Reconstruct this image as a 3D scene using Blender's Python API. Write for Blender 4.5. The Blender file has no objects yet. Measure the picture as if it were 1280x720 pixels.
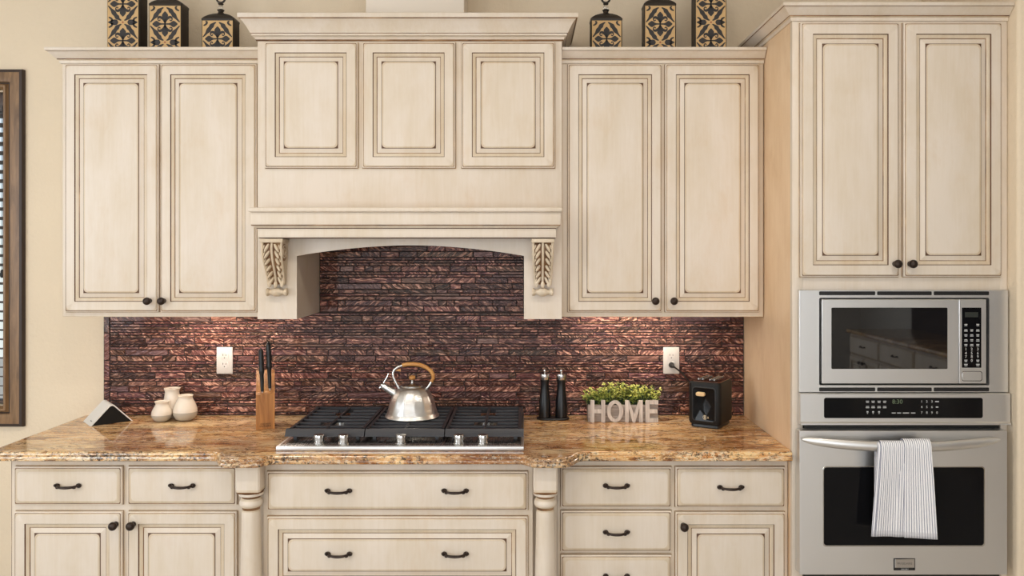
import bpy, bmesh, math, random
from mathutils import Vector, Matrix

random.seed(7)
PI = math.pi
COL = bpy.context.scene.collection

# ------------------------------------------------------------------ measured frame
# x to the right of the camera, y = 0 is the tiled wall (the room lies at y < 0), z up from the floor.
F, CX, CY, EYE, DIST = 1015.0, 656.0, 313.0, 1.646, 3.577


def mx(px, d):
    return (px - CX) * (DIST - d) / F


def mz(py, d):
    return EYE - (py - CY) * (DIST - d) / F


# ------------------------------------------------------------------ materials
def srgb(r, g, b):
    def f(c):
        c /= 255.0
        return c / 12.92 if c <= 0.04045 else ((c + 0.055) / 1.055) ** 2.4
    return (f(r), f(g), f(b), 1.0)


class NT:
    def __init__(self, name):
        self.m = bpy.data.materials.new(name)
        self.m.use_nodes = True
        self.t = self.m.node_tree
        self.b = self.t.nodes['Principled BSDF']

    def n(self, kind, **kw):
        nd = self.t.nodes.new(kind)
        for k, v in kw.items():
            setattr(nd, k, v)
        return nd

    def l(self, a, b):
        self.t.links.new(a, b)

    def coords(self, scale=(1, 1, 1), rot=(0, 0, 0), out='Object'):
        tc = self.n('ShaderNodeTexCoord')
        mp = self.n('ShaderNodeMapping')
        mp.inputs['Scale'].default_value = scale
        mp.inputs['Rotation'].default_value = rot
        self.l(tc.outputs[out], mp.inputs['Vector'])
        return mp.outputs['Vector']

    def noise(self, vec, scale, detail=4, rough=0.55, dist=0.0):
        nz = self.n('ShaderNodeTexNoise')
        nz.inputs['Scale'].default_value = scale
        nz.inputs['Detail'].default_value = detail
        nz.inputs['Roughness'].default_value = rough
        nz.inputs['Distortion'].default_value = dist
        self.l(vec, nz.inputs['Vector'])
        return nz.outputs['Fac']

    def ramp(self, fac, stops, interp='LINEAR'):
        r = self.n('ShaderNodeValToRGB')
        r.color_ramp.interpolation = interp
        el = r.color_ramp.elements
        while len(el) < len(stops):
            el.new(0.5)
        for e, (p, c) in zip(el, stops):
            e.position = p
            e.color = c
        self.l(fac, r.inputs['Fac'])
        return r.outputs['Color']

    def mix(self, fac, a, b, blend='MIX'):
        m = self.n('ShaderNodeMix', data_type='RGBA', blend_type=blend)
        for sock, v in ((m.inputs[0], fac), (m.inputs[6], a), (m.inputs[7], b)):
            if hasattr(v, 'is_linked') or hasattr(v, 'links'):
                self.l(v, sock)
            else:
                sock.default_value = v
        return m.outputs[2]

    def math(self, op, a, b=0.0):
        m = self.n('ShaderNodeMath', operation=op)
        for sock, v in ((m.inputs[0], a), (m.inputs[1], b)):
            if hasattr(v, 'links'):
                self.l(v, sock)
            else:
                sock.default_value = v
        return m.outputs[0]

    def bump(self, height, strength=0.2, dist=0.01):
        bp = self.n('ShaderNodeBump')
        bp.inputs['Strength'].default_value = strength
        bp.inputs['Distance'].default_value = dist
        self.l(height, bp.inputs['Height'])
        self.l(bp.outputs['Normal'], self.b.inputs['Normal'])

    def set(self, **kw):
        for k, v in kw.items():
            s = self.b.inputs[k.replace('_', ' ')]
            if hasattr(v, 'links'):
                self.l(v, s)
            else:
                s.default_value = v
        return self


def plain(name, col, rough=0.5, metal=0.0, **kw):
    t = NT(name)
    t.set(Base_Color=col, Roughness=rough, Metallic=metal, **kw)
    return t.m


def m_cream(name, base, warm, grime=0.25, grime_col=(206, 172, 128)):
    t = NT(name)
    s = t.noise(t.coords((38, 38, 2.2)), 2.0, 6, 0.65, 0.6)
    patch = t.noise(t.coords((2.2, 2.2, 1.1), (0.2, 0.1, 0.3)), 2.6, 4, 0.6, 0.3)
    k = t.math('ADD', t.math('MULTIPLY', s, 0.30), t.math('MULTIPLY', patch, 0.70))
    c = t.ramp(k, [(0.36, warm), (0.60, base)])
    g = t.noise(t.coords((3.0, 3.0, 1.3)), 2.4, 6, 0.7, 0.4)
    gm = t.ramp(g, [(0.54, (0, 0, 0, 1)), (0.80, (grime, grime, grime, 1))])
    t.set(Base_Color=t.mix(gm, c, srgb(*grime_col)), Roughness=0.45)
    t.bump(s, 0.03, 0.002)
    return t.m


CREAM = m_cream('antique_cream_paint', srgb(227, 215, 201), srgb(217, 202, 181), 0.32)
CREAM2 = m_cream('antique_cream_worn', srgb(220, 205, 183), srgb(203, 182, 152), 0.45)
SIDE_WOOD = m_cream('stained_side_panel', srgb(240, 212, 178), srgb(228, 196, 158), 0.5, (204, 164, 122))


def m_glaze():
    t = NT('brown_glaze')
    v = t.coords((1, 1, 1))
    s = t.noise(v, 9.0, 4, 0.6)
    c = t.ramp(s, [(0.36, srgb(88, 58, 36)), (0.58, srgb(140, 102, 66)), (0.72, srgb(186, 152, 112))])
    t.set(Base_Color=c, Roughness=0.5)
    return t.m


GLAZE = m_glaze()
GLAZE_DARK = plain('dark_glaze', srgb(96, 64, 40), 0.5)


def m_wall(name, col, bump=0.7):
    t = NT(name)
    v = t.coords()
    s = t.noise(v, 48.0, 3, 0.6)
    b = t.noise(v, 1.3, 2, 0.5)
    c = t.ramp(b, [(0.3, tuple(x * 0.95 for x in col[:3]) + (1,)), (0.7, col)])
    t.set(Base_Color=c, Roughness=0.75)
    t.bump(s, bump, 0.004)
    return t.m


WALL = m_wall('tan_plaster', srgb(234, 217, 191))
ROOM_WALL = m_wall('room_plaster', srgb(226, 224, 220))
WALL_PALE = m_wall('pale_plaster', srgb(242, 231, 216), 0.05)
CEIL = plain('ceiling_paint', srgb(240, 236, 228), 0.8)


def m_floor():
    t = NT('wood_floor')
    v = t.coords((1.2, 9, 1))
    s = t.noise(v, 4.0, 6, 0.6, 0.4)
    t.set(Base_Color=t.ramp(s, [(0.3, srgb(176, 168, 160)), (0.7, srgb(214, 208, 200))]), Roughness=0.35)
    return t.m


FLOOR = m_floor()


def m_granite(name, dots=0.31, pale=0.60):
    t = NT(name)
    v = t.coords((1.9, 7.0, 7.0), (0, 0, 0.14))
    n1 = t.noise(v, 2.0, 11, 0.72, 1.5)
    c1 = t.ramp(n1, [(0.32, srgb(78, 48, 28)), (0.39, srgb(150, 94, 50)), (0.44, srgb(222, 166, 102)),
                     (0.49, srgb(246, 216, 164)), (0.53, srgb(216, 154, 88)), (0.58, srgb(250, 230, 192)), (0.64, srgb(200, 128, 64)), (0.70, srgb(240, 204, 148)), (0.8, srgb(150, 96, 54))])
    n2 = t.noise(t.coords((0.9, 2.4, 1.6), (0, 0, 0.2)), 2.2, 8, 0.64, 0.9)
    c2 = t.mix(t.ramp(n2, [(0.47, (0, 0, 0, 1)), (0.60, (0.78, 0.78, 0.78, 1))]), c1, srgb(142, 84, 42))
    n5 = t.noise(t.coords((0.7, 1.8, 1.6)), 2.1, 6, 0.62, 0.6)
    c25 = t.mix(t.ramp(n5, [(0.50, (0, 0, 0, 1)), (0.66, (0.7, 0.7, 0.7, 1))]), c2, srgb(236, 214, 172))
    vein = t.noise(t.coords((1.7, 6.5, 6.0), (0, 0, 0.2)), 2.6, 9, 0.68, 1.3)
    vm = t.ramp(vein, [(0.465, (0, 0, 0, 1)), (0.492, (0.85, 0.85, 0.85, 1)), (0.50, (0.85, 0.85, 0.85, 1)), (0.53, (0, 0, 0, 1))])
    c3 = t.mix(vm, c25, srgb(96, 58, 34))
    n3 = t.noise(t.coords((1, 1, 1)), 80.0, 4, 0.75)
    dens = t.noise(t.coords((1, 2, 2)), 7.0, 3, 0.6)
    n3b = t.math('SUBTRACT', n3, t.math('MULTIPLY', t.math('SUBTRACT', dens, 0.5), 0.5))
    spk = t.ramp(n3b, [(dots, (0.9, 0.9, 0.9, 1)), (dots + .05, (0, 0, 0, 1))])
    c4 = t.mix(spk, c3, srgb(44, 34, 30))
    n4 = t.noise(t.coords((1.2, 2.0, 2.0)), 60.0, 3, 0.7)
    wsp = t.ramp(n4, [(pale, (0, 0, 0, 1)), (0.68, (0.7, 0.7, 0.7, 1))])
    c5 = t.mix(wsp, c4, srgb(236, 224, 200))
    t.set(Base_Color=c5, Roughness=0.08)
    t.b.inputs['Specular IOR Level'].default_value = 0.7
    return t.m


GRANITE = m_granite('gold_granite')
GRANITE_EDGE = m_granite('gold_granite_cut_edge', 0.385, 0.54)


def m_tile():
    t = NT('burgundy_foil_tile')
    geo = t.n('ShaderNodeNewGeometry')
    rnd = geo.outputs['Random Per Island']
    c1 = t.ramp(rnd, [(0.0, srgb(90, 48, 42)), (0.2, srgb(116, 70, 58)), (0.4, srgb(124, 78, 74)),
                      (0.6, srgb(124, 84, 68)), (0.8, srgb(104, 76, 60)), (0.9, srgb(112, 74, 78)), (1.0, srgb(98, 56, 52))])
    off = t.n('ShaderNodeCombineXYZ')
    t.l(t.math('MULTIPLY', rnd, 37.0), off.inputs[0])
    t.l(t.math('MULTIPLY', rnd, 91.0), off.inputs[2])
    tc = t.n('ShaderNodeTexCoord')
    rot = t.n('ShaderNodeVectorRotate', rotation_type='Y_AXIS')
    t.l(tc.outputs['Object'], rot.inputs['Vector'])
    r2 = t.math('FRACT', t.math('MULTIPLY', rnd, 13.7))
    t.l(t.math('SUBTRACT', t.math('MULTIPLY', r2, 1.7), 0.95), rot.inputs['Angle'])
    add = t.n('ShaderNodeVectorMath', operation='ADD')
    t.l(rot.outputs[0], add.inputs[0])
    t.l(off.outputs[0], add.inputs[1])
    mp = t.n('ShaderNodeMapping')
    mp.inputs['Scale'].default_value = (17, 17, 66)
    t.l(add.outputs[0], mp.inputs['Vector'])
    h = t.noise(mp.outputs['Vector'], 1.7, 2, 0.5, 0.5)
    rough = t.ramp(t.math('FRACT', t.math('MULTIPLY', rnd, 7.3)), [(0.06, (0.25, 0.25, 0.25, 1)), (0.24, (1, 1, 1, 1))])
    crest_glint = t.math('MULTIPLY', t.ramp(h, [(0.53, (0, 0, 0, 1)), (0.62, (1, 1, 1, 1))]), rough)
    valley_shade = t.math('MULTIPLY', t.ramp(h, [(0.36, (1, 1, 1, 1)), (0.50, (0, 0, 0, 1))]), rough)
    c2 = t.mix(t.math('MULTIPLY', valley_shade, 0.60), c1, srgb(40, 20, 20))  # hollows of the relief darkened in the colour, as shade
    c3 = t.mix(t.math('MULTIPLY', crest_glint, 0.58), c2, srgb(232, 176, 152))  # pinkish highlights painted into the colour along the crests
    val = t.ramp(t.math('FRACT', t.math('MULTIPLY', rnd, 29.3)), [(0.0, (.5, .5, .5, 1)), (0.5, (1, 1, 1, 1)), (1.0, (1.45, 1.4, 1.4, 1))])
    c4 = t.mix(1.0, c3, val, 'MULTIPLY')
    t.set(Base_Color=c4, Roughness=0.22, Metallic=0.3)
    t.b.inputs['Coat Weight'].default_value = 0.25
    t.b.inputs['Coat Roughness'].default_value = 0.06
    t.bump(t.math('MULTIPLY', h, rough), 1.0, 0.02)
    return t.m


TILE = m_tile()
GROUT = plain('brown_grout', srgb(48, 34, 32), 0.8)


def m_steel(name, col=0.60, rough=0.30, scale=(2, 2, 260)):
    t = NT(name)
    s = t.noise(t.coords(scale), 4.0, 3, 0.6)
    t.set(Base_Color=(col, col * 0.995, col * 0.985, 1), Metallic=1.0,
          Roughness=t.ramp(s, [(0.2, (rough - 0.05,) * 3 + (1,)), (0.8, (rough + 0.07,) * 3 + (1,))]))
    t.bump(s, 0.03, 0.001)
    return t.m


STEEL = m_steel('brushed_steel', 0.79, 0.36)
STEEL_V = m_steel('brushed_kettle_steel', 0.72, 0.30, (1, 1, 120))
STEEL_DARK = m_steel('dark_cooktop_steel', 0.55, 0.26, (160, 2, 2))
CHROME = plain('polished_steel', (0.62, 0.61, 0.60, 1), 0.16, 1.0)
BLACK = plain('satin_black', srgb(24, 23, 24), 0.38)
BLACK_MATTE = plain('matte_black', srgb(20, 20, 20), 0.5)
BLACK_MATTE.node_tree.nodes['Principled BSDF'].inputs['Specular IOR Level'].default_value = 0.3
IRON = plain('cast_iron', srgb(50, 50, 55), 0.40)
GLASS_BLACK = plain('black_glass', (0.006, 0.006, 0.007, 1), 0.04)
GLASS_BLACK.node_tree.nodes['Principled BSDF'].inputs['Specular IOR Level'].default_value = 0.16
GLASS_MIRROR = plain('dark_microwave_glass', (0.005, 0.005, 0.006, 1), 0.02)
GLASS_MIRROR.node_tree.nodes['Principled BSDF'].inputs['Specular IOR Level'].default_value = 1.0
BRONZE = plain('oil_rubbed_bronze', srgb(52, 40, 34), 0.34, 0.55)
WHITE_PRINT = plain('white_print', srgb(205, 205, 205), 0.6)
LCD = plain('dim_display', srgb(46, 50, 46), 0.3)
LCD_DIGIT = plain('display_digits', srgb(104, 120, 92), 0.5)
PLASTIC_WHITE = plain('white_plastic', srgb(214, 209, 203), 0.4)
PLASTIC_SHADE = plain('outlet_slot', srgb(40, 36, 34), 0.6)
CERAMIC = plain('white_ceramic', srgb(230, 219, 204), 0.16)
CERAMIC_GREY = plain('grey_glaze', srgb(178, 172, 162), 0.2)
DEVICE_WHITE = plain('white_shell', srgb(228, 228, 226), 0.3)
MILL_BLACK = plain('mill_black', srgb(15, 15, 18), 0.32)
TAN = plain('tan_relief', srgb(206, 170, 118), 0.6)
CHARCOAL = plain('charcoal_relief', srgb(46, 42, 42), 0.6)
URN = plain('dark_bronze_urn', srgb(46, 38, 30), 0.42, 0.15)
ROSETTE = plain('copper_rosette', srgb(168, 104, 70), 0.4, 0.3)
CRYSTAL = plain('glass_bead', (0.92, 0.9, 0.86, 1), 0.03)
CRYSTAL.node_tree.nodes['Principled BSDF'].inputs['Transmission Weight'].default_value = 0.85
PANE = plain('window_glass', (1, 1, 1, 1), 0.0)
PANE.node_tree.nodes['Principled BSDF'].inputs['Transmission Weight'].default_value = 1.0
PANE.node_tree.nodes['Principled BSDF'].inputs['IOR'].default_value = 1.05


def m_wood(name, dark, light, scale=(30, 30, 3), rough=0.45, detail=5):
    t = NT(name)
    s = t.noise(t.coords(scale), 1.6, detail, 0.6, 0.8)
    t.set(Base_Color=t.ramp(s, [(0.28, dark), (0.7, light)]), Roughness=rough)
    return t.m


OAK = m_wood('acacia_block_wood', srgb(130, 78, 34), srgb(196, 134, 70))
WALNUT = m_wood('stained_window_wood', srgb(98, 72, 46), srgb(150, 116, 80), (30, 30, 3), 0.4)
BLIND_WOOD = m_wood('dark_blind_wood', srgb(50, 40, 36), srgb(84, 66, 60), (3, 30, 30), 0.45)
HANDLE_WOOD = m_wood('light_grip_wood', srgb(178, 118, 56), srgb(214, 158, 90), (6, 30, 30), 0.35)
WASHED = m_wood('whitewashed_wood', srgb(178, 168, 160), srgb(230, 221, 212), (40, 40, 5), 0.7)
WASHED2 = m_wood('shaded_box_wood', srgb(128, 116, 108), srgb(182, 170, 160), (6, 40, 40), 0.75)  # box wood darkened to stand in for shade behind the letters
CORD_BLACK = plain('black_rubber', srgb(22, 22, 22), 0.5)
SOIL = plain('planter_moss', srgb(48, 52, 30), 0.9)
LEAF_LIGHT = plain('yellow_green_leaf', srgb(206, 208, 110), 0.45)
LEAF_MID = plain('mid_green_leaf', srgb(140, 156, 72), 0.45)
LEAF_DARK = plain('dark_green_leaf', srgb(58, 76, 52), 0.5)
for _m in (LEAF_LIGHT, LEAF_MID, LEAF_DARK):
    _m.node_tree.nodes['Principled BSDF'].inputs['Subsurface Weight'].default_value = 0.0


def m_towel():
    t = NT('striped_cotton')
    uv = t.n('ShaderNodeTexCoord').outputs['UV']
    sp = t.n('ShaderNodeSeparateXYZ')
    t.l(uv, sp.inputs[0])
    w = t.math('SINE', t.math('MULTIPLY', sp.outputs[0], 2 * PI / 0.0088))
    st = t.ramp(t.math('ADD', t.math('MULTIPLY', w, 0.5), 0.5), [(0.66, srgb(250, 250, 252)), (0.88, srgb(146, 148, 166))])
    hem = t.ramp(sp.outputs[1], [(0.020, srgb(176, 176, 182)), (0.026, (0, 0, 0, 1))])
    hm = t.ramp(sp.outputs[1], [(0.018, (1, 1, 1, 1)), (0.022, (0, 0, 0, 1))])
    t.set(Base_Color=t.mix(t.math('MULTIPLY', hm, 0.55), st, srgb(190, 190, 196)), Roughness=0.9)
    nz = t.noise(t.coords(), 600.0, 2, 0.5)
    t.bump(nz, 0.1, 0.0002)
    return t.m


TOWEL = m_towel()


# ------------------------------------------------------------------ mesh builder
class MB:
    def __init__(self):
        self.bm = bmesh.new()
        self.uv = None

    def face(self, vs, m=0):
        try:
            f = self.bm.faces.new(vs)
            f.material_index = m
            return f
        except ValueError:
            return None

    def box(self, x0, x1, y0, y1, z0, z1, m=0, bev=0.0, seg=2):
        M = Matrix.Translation(((x0 + x1) / 2, (y0 + y1) / 2, (z0 + z1) / 2)) @ Matrix.Diagonal((abs(x1 - x0), abs(y1 - y0), abs(z1 - z0), 1))
        r = bmesh.ops.create_cube(self.bm, size=1.0, matrix=M)
        vs = r['verts']
        fs = set(f for v in vs for f in v.link_faces)
        for f in fs:
            f.material_index = m
        if bev > 0:
            es = list(set(e for v in vs for e in v.link_edges))
            bmesh.ops.bevel(self.bm, geom=es, offset=bev, segments=seg, profile=0.5, affect='EDGES', material=m)
        return self

    def loft(self, rings, mats, cap0=None, cap1=None, closed=True):
        """rings: lists of points of equal length, mats[i] colours the strip from ring i to i+1"""
        R = [[self.bm.verts.new(p) for p in r] for r in rings]
        n = len(R[0])
        for i in range(len(R) - 1):
            mi = mats[i] if isinstance(mats, (list, tuple)) else mats
            for j in range(n if closed else n - 1):
                k = (j + 1) % n
                self.face((R[i][j], R[i][k], R[i + 1][k], R[i + 1][j]), mi)
        if cap0 is not None:
            self.face(list(reversed(R[0])), cap0)
        if cap1 is not None:
            self.face(R[-1], cap1)
        return self

    def panel(self, x0, x1, z0, z1, y, prof, cap=0, back=True, nc=5):
        """a rectangular front facing -y built of concentric rings: prof rows (inset, height, corner radius, material of the strip to the next)"""
        rings = []
        for ins, h, rad, _ in prof:
            a0, a1, b0, b1 = x0 + ins, x1 - ins, z0 + ins, z1 - ins
            rad = max(rad, 2e-4)
            pts = []
            for cx, cz, st in ((a1 - rad, b0 + rad, -PI / 2), (a1 - rad, b1 - rad, 0), (a0 + rad, b1 - rad, PI / 2), (a0 + rad, b0 + rad, PI)):
                for k in range(nc):
                    a = st + PI / 2 * k / (nc - 1)
                    pts.append((cx + rad * math.cos(a), y - h, cz + rad * math.sin(a)))
            rings.append(pts)
        return self.loft(rings, [p[3] for p in prof], 0 if back else None, cap)

    def lathe(self, prof, c=(0, 0, 0), axis='Z', seg=32, m=0, mod=None, M=None, mats=None):
        rings = []
        for r, h in prof:
            pts = []
            for k in range(seg):
                a = 2 * PI * k / seg
                rr = r * (mod(a, h) if mod else 1.0)
                p = Vector((rr * math.cos(a), rr * math.sin(a), h))
                if axis == 'Y':      # the axis points to -y
                    p = Vector((p.x, -p.z, p.y))
                elif axis == 'X':
                    p = Vector((p.z, p.x, p.y))
                if M is not None:
                    p = M @ p
                pts.append(p + Vector(c))
            rings.append(pts)
        ms = mats if mats else m
        first = ms[0] if isinstance(ms, (list, tuple)) else ms
        last = ms[-1] if isinstance(ms, (list, tuple)) else ms
        return self.loft(rings, ms, first, last)

    def tube(self, pts, rad, seg=10, m=0, flat=None):
        pts = [Vector(p) for p in pts]
        n = len(pts)
        rads = rad if isinstance(rad, (list, tuple)) else [rad] * n
        rings, up = [], None
        for i, p in enumerate(pts):
            d = (pts[min(i + 1, n - 1)] - pts[max(i - 1, 0)]).normalized()
            if up is None:
                up = Vector((0, 0, 1)) if abs(d.z) < 0.9 else Vector((0, 1, 0))
            s = d.cross(up).normalized()
            up = s.cross(d).normalized()
            fx, fz = flat if flat else (1, 1)
            rings.append([p + s * (rads[i] * fx * math.cos(2 * PI * k / seg)) + up * (rads[i] * fz * math.sin(2 * PI * k / seg)) for k in range(seg)])
        return self.loft(rings, m, m, m)

    def ball(self, c, r, m=0, seg=12, rings=8, M=None):
        r = r if isinstance(r, (list, tuple)) else (r, r, r)
        rr = []
        for i in range(1, rings):
            t = PI * i / rings
            rr.append([Vector((r[0] * math.sin(t) * math.cos(2 * PI * k / seg), r[1] * math.sin(t) * math.sin(2 * PI * k / seg), -r[2] * math.cos(t))) for k in range(seg)])
        rr = [[(M @ p if M is not None else p) + Vector(c) for p in ring] for ring in rr]
        return self.loft(rr, m, m, m)

    def prism(self, poly, axis, a0, a1, m=0, side=None):
        """poly in the plane across `axis`: X -> (y, z), Y -> (x, z), Z -> (x, y)"""
        def P(u, v, a):
            return {'X': (a, u, v), 'Y': (u, a, v), 'Z': (u, v, a)}[axis]
        return self.loft([[P(u, v, a0) for u, v in poly], [P(u, v, a1) for u, v in poly]], m if side is None else side, m, m)

    def text(self, s, size, c, m=0, depth=0.0003, M=None, align='CENTER'):
        cu = bpy.data.curves.new('t', 'FONT')
        cu.body = s
        cu.size = size
        cu.extrude = depth
        cu.align_x = align
        cu.align_y = 'CENTER'
        cu.resolution_u = 2
        ob = bpy.data.objects.new('t', cu)
        me = bpy.data.meshes.new_from_object(ob)
        R = Matrix.Translation(c) @ (M if M is not None else Matrix.Identity(4)) @ Matrix.Rotation(PI / 2, 4, 'X')
        me.transform(R)
        k = len(self.bm.faces)
        self.bm.from_mesh(me)
        self.bm.faces.ensure_lookup_table()
        for f in self.bm.faces[k:]:
            f.material_index = m
        bpy.data.objects.remove(ob)
        bpy.data.curves.remove(cu)
        bpy.data.meshes.remove(me)
        return self

    def xf(self, M):
        bmesh.ops.transform(self.bm, matrix=M, verts=self.bm.verts)
        return self

    def build(self, name, mats, parent=None, smooth=35, local=False, normals=True):
        if normals:
            bmesh.ops.recalc_face_normals(self.bm, faces=self.bm.faces)
        me = bpy.data.meshes.new(name)
        self.bm.to_mesh(me)
        self.bm.free()
        for m in (mats if isinstance(mats, (list, tuple)) else [mats]):
            me.materials.append(m)
        if smooth:
            for p in me.polygons:
                p.use_smooth = True
            me.set_sharp_from_angle(angle=math.radians(smooth))
        ob = bpy.data.objects.new(name, me)
        COL.objects.link(ob)
        if parent is not None:
            root = parent
            while root.parent is not None:
                root = root.parent
            if not local:
                me.transform(Matrix.Translation(-root.location))
            ob.parent = parent
        return ob


def props(o, label=None, cat=None, group=None, kind=None):
    if label:
        o['label'] = label
    if cat:
        o['category'] = cat
    if group:
        o['group'] = group
    if kind:
        o['kind'] = kind
    return o


def thing(name, label, cat, loc, group=None, rz=0.0):
    o = bpy.data.objects.new(name, None)
    o.empty_display_size = 0.05
    COL.objects.link(o)
    o.location = loc
    o.rotation_euler = (0, 0, rz)
    return props(o, label, cat, group)


def copy_thing(src, loc, label=None, rz=None):
    def rec(o, par):
        c = o.copy()
        COL.objects.link(c)
        if par is not None:
            c.parent = par
        for ch in list(o.children):
            rec(ch, c)
        return c
    r = rec(src, None)
    r.location = loc
    if rz is not None:
        r.rotation_euler = (0, 0, rz)
    if label:
        r['label'] = label
    return r


def offset_line(path, o, closed=False, weights=None):
    """shift a plan polyline by o to the right of its direction, with mitred corners"""
    n = len(path)
    segs = []
    m = n if closed else n - 1
    for i in range(m):
        a, b = Vector(path[i]), Vector(path[(i + 1) % n])
        d = (b - a).normalized()
        w = o * (weights[i] if weights else 1.0)
        nn = Vector((d.y, -d.x))
        segs.append((a + nn * w, d, b + nn * w))
    out = []
    for i in range(n):
        if closed:
            s0, s1 = segs[(i - 1) % m], segs[i % m]
        else:
            if i == 0:
                out.append(segs[0][0])
                continue
            if i == n - 1:
                out.append(segs[-1][2])
                continue
            s0, s1 = segs[i - 1], segs[i]
        den = s0[1].x * s1[1].y - s0[1].y * s1[1].x
        if abs(den) < 1e-6:
            out.append(s1[0])
        else:
            df = s1[0] - s0[0]
            t = (df.x * s1[1].y - df.y * s1[1].x) / den
            out.append(s0[0] + s0[1] * t)
    return out


def moulding(mb, path, prof, m=0, mats=None):
    """prof: closed loop of (outward, z)"""
    cols = []
    for o, z in prof:
        pl = offset_line(path, o)
        cols.append([(p.x, p.y, z) for p in pl])
    n = len(path)
    rings = [[cols[j][i] for j in range(len(prof))] for i in range(n)]
    R = [[mb.bm.verts.new(p) for p in r] for r in rings]
    k = len(prof)
    for i in range(n - 1):
        for j in range(k):
            mm = mats[j] if mats else m
            mb.face((R[i][j], R[i][(j + 1) % k], R[i + 1][(j + 1) % k], R[i + 1][j]), mm)
    mb.face(list(reversed(R[0])), m)
    mb.face(R[-1], m)


CG = [CREAM, GLAZE, CREAM2, GLAZE_DARK]
C_, G_, W_, D_ = 0, 1, 2, 3

DOOR_PROF = [(0, 0, .001, C_), (0, .012, .003, C_), (.0035, .0145, .004, G_), (.0055, .015, .006, W_), (.008, .019, .017, C_),
             (.0415, .0195, .001, D_), (.0438, .0150, .001, W_), (.050, .0160, .001, W_), (.0565, .0125, .001, G_), (.0588, .0105, .001, C_),
             (.0755, .0155, .001, D_), (.0778, .0180, .017, W_), (.084, .0185, .014, C_)]
DRAWER_PROF = [(0, 0, .001, C_), (0, .012, .003, C_), (.004, .0145, .004, G_), (.0062, .0148, .007, W_), (.0095, .0195, .017, W_), (.016, .02, .014, C_)]
DRAWER_PANEL_PROF = DOOR_PROF


def door(parent, x0, x1, z0, z1, d):
    mb = MB()
    mb.panel(x0, x1, z0, z1, -d, DOOR_PROF, C_)
    return mb.build('door', CG, parent)


def outline(mb, x0, x1, z0, z1, d, w=.003, e=.0045):
    """the glazed bead line in the face frame round an opening"""
    prof = [(0, 0, .002, C_), (.0, .0015, .002, W_), (.0025, .0018, .002, G_), (e, .0012, .002, G_)]
    mb.panel(x0 - e, x1 + e, z0 - e, z1 + e, -d, prof, G_, back=False)


def knob(parent, x, z, d, r=.0155):
    mb = MB()
    mb.lathe([(.010, 0), (.010, .003), (.0055, .006), (.0055, .012), (r * .7, .016), (r * .95, .021), (r, .026), (r * .93, .031), (r * .7, .035), (r * .35, .0372), (.001, .038)],
             (x, -d, z), 'Y', 20)
    o = mb.build('knob', BRONZE, parent)
    o['label'] = 'round dark bronze knob'
    return o


def pull(parent, x, z, d, w=.098):
    mb = MB()
    h = w / 2
    pts, rad = [], []
    for i in range(17):
        t = -1 + 2 * i / 16
        y = .024 * (1 - abs(t) ** 3.2)
        pts.append((x + t * (h - .010), -d - .003 - y, z - .0020 * (1 - t * t) + .003))
        rad.append(.0040 + .0012 * (1 - abs(t)) + (.003 if abs(t) > .9 else 0))
    mb.tube(pts, rad, 10, 0)
    for s in (-1, 1):
        mb.ball((x + s * (h - .010), -d - .004, z + .003), (.0105, .006, .0085), 0, 14, 8)
        mb.ball((x + s * (h - .005), -d - .008, z + .005), (.0055, .006, .0055), 0, 12, 8)
        mb.ball((x + s * (h - .019), -d - .018, z - .001), (.007, .0045, .0045), 0, 12, 8)
    o = mb.build('handle', BRONZE, parent)
    o['label'] = 'dark bronze bow handle'
    return o


# ------------------------------------------------------------------ the setting
XL, XR, YR, ZC = -4.2, 3.9, -7.2, 3.05
WX0, WX1, WZ0, WZ1 = -3.25, -2.289, .965, 2.345      # window opening


def structure(mb, name, mats, label=None, **kw):
    o = mb.build(name, mats, None, **kw)
    return props(o, label, None, None, 'structure')


mb = MB()
mb.box(XL, WX0, 0, .14, 0, ZC).box(WX1, XR, 0, .14, 0, ZC).box(WX0, WX1, 0, .14, 0, WZ0).box(WX0, WX1, 0, .14, WZ1, ZC)
structure(mb, 'wall_back', WALL, 'tan plaster wall behind the cabinets', smooth=0)
structure(MB().box(XL - .12, XL, YR, .14, 0, ZC), 'wall_left', ROOM_WALL, smooth=0)
structure(MB().box(XR, XR + .12, YR, .14, 0, ZC), 'wall_right', ROOM_WALL, smooth=0)
structure(MB().box(XL, XR, YR - .12, YR, 0, ZC), 'wall_rear', ROOM_WALL, smooth=0)
structure(MB().box(1.744, XR, -.705, -.001, 0, ZC - .001, 0, .012, 3), 'wall_wing', WALL, 'tan plaster wall end beside the tall oven cabinet')
structure(MB().box(XL, XR, YR, .14, -.08, 0), 'floor', FLOOR, smooth=0)
structure(MB().box(XL, XR, YR, .14, ZC, ZC + .1), 'ceiling', CEIL, smooth=0)
structure(MB().box(-.655, -.250, -.234, -.001, 2.575, ZC - .001, 0, .004), 'wall_chase', WALL_PALE, 'pale boxed vent chase rising above the range hood')
structure(MB().box(-9, 6, .3, 9, -.12, -.02), 'exterior_ground', plain('pale_patio', srgb(206, 200, 190), 0.8), smooth=0)

# mosaic backsplash: strips of foil glass in courses, grout behind
mb = MB()
mb.box(-1.852, .963, -.0055, -.0005, .9215, 1.3745, 1)
mb.box(-.9025, -.004, -.0055, -.0005, 1.3745, 1.695, 1)


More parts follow.
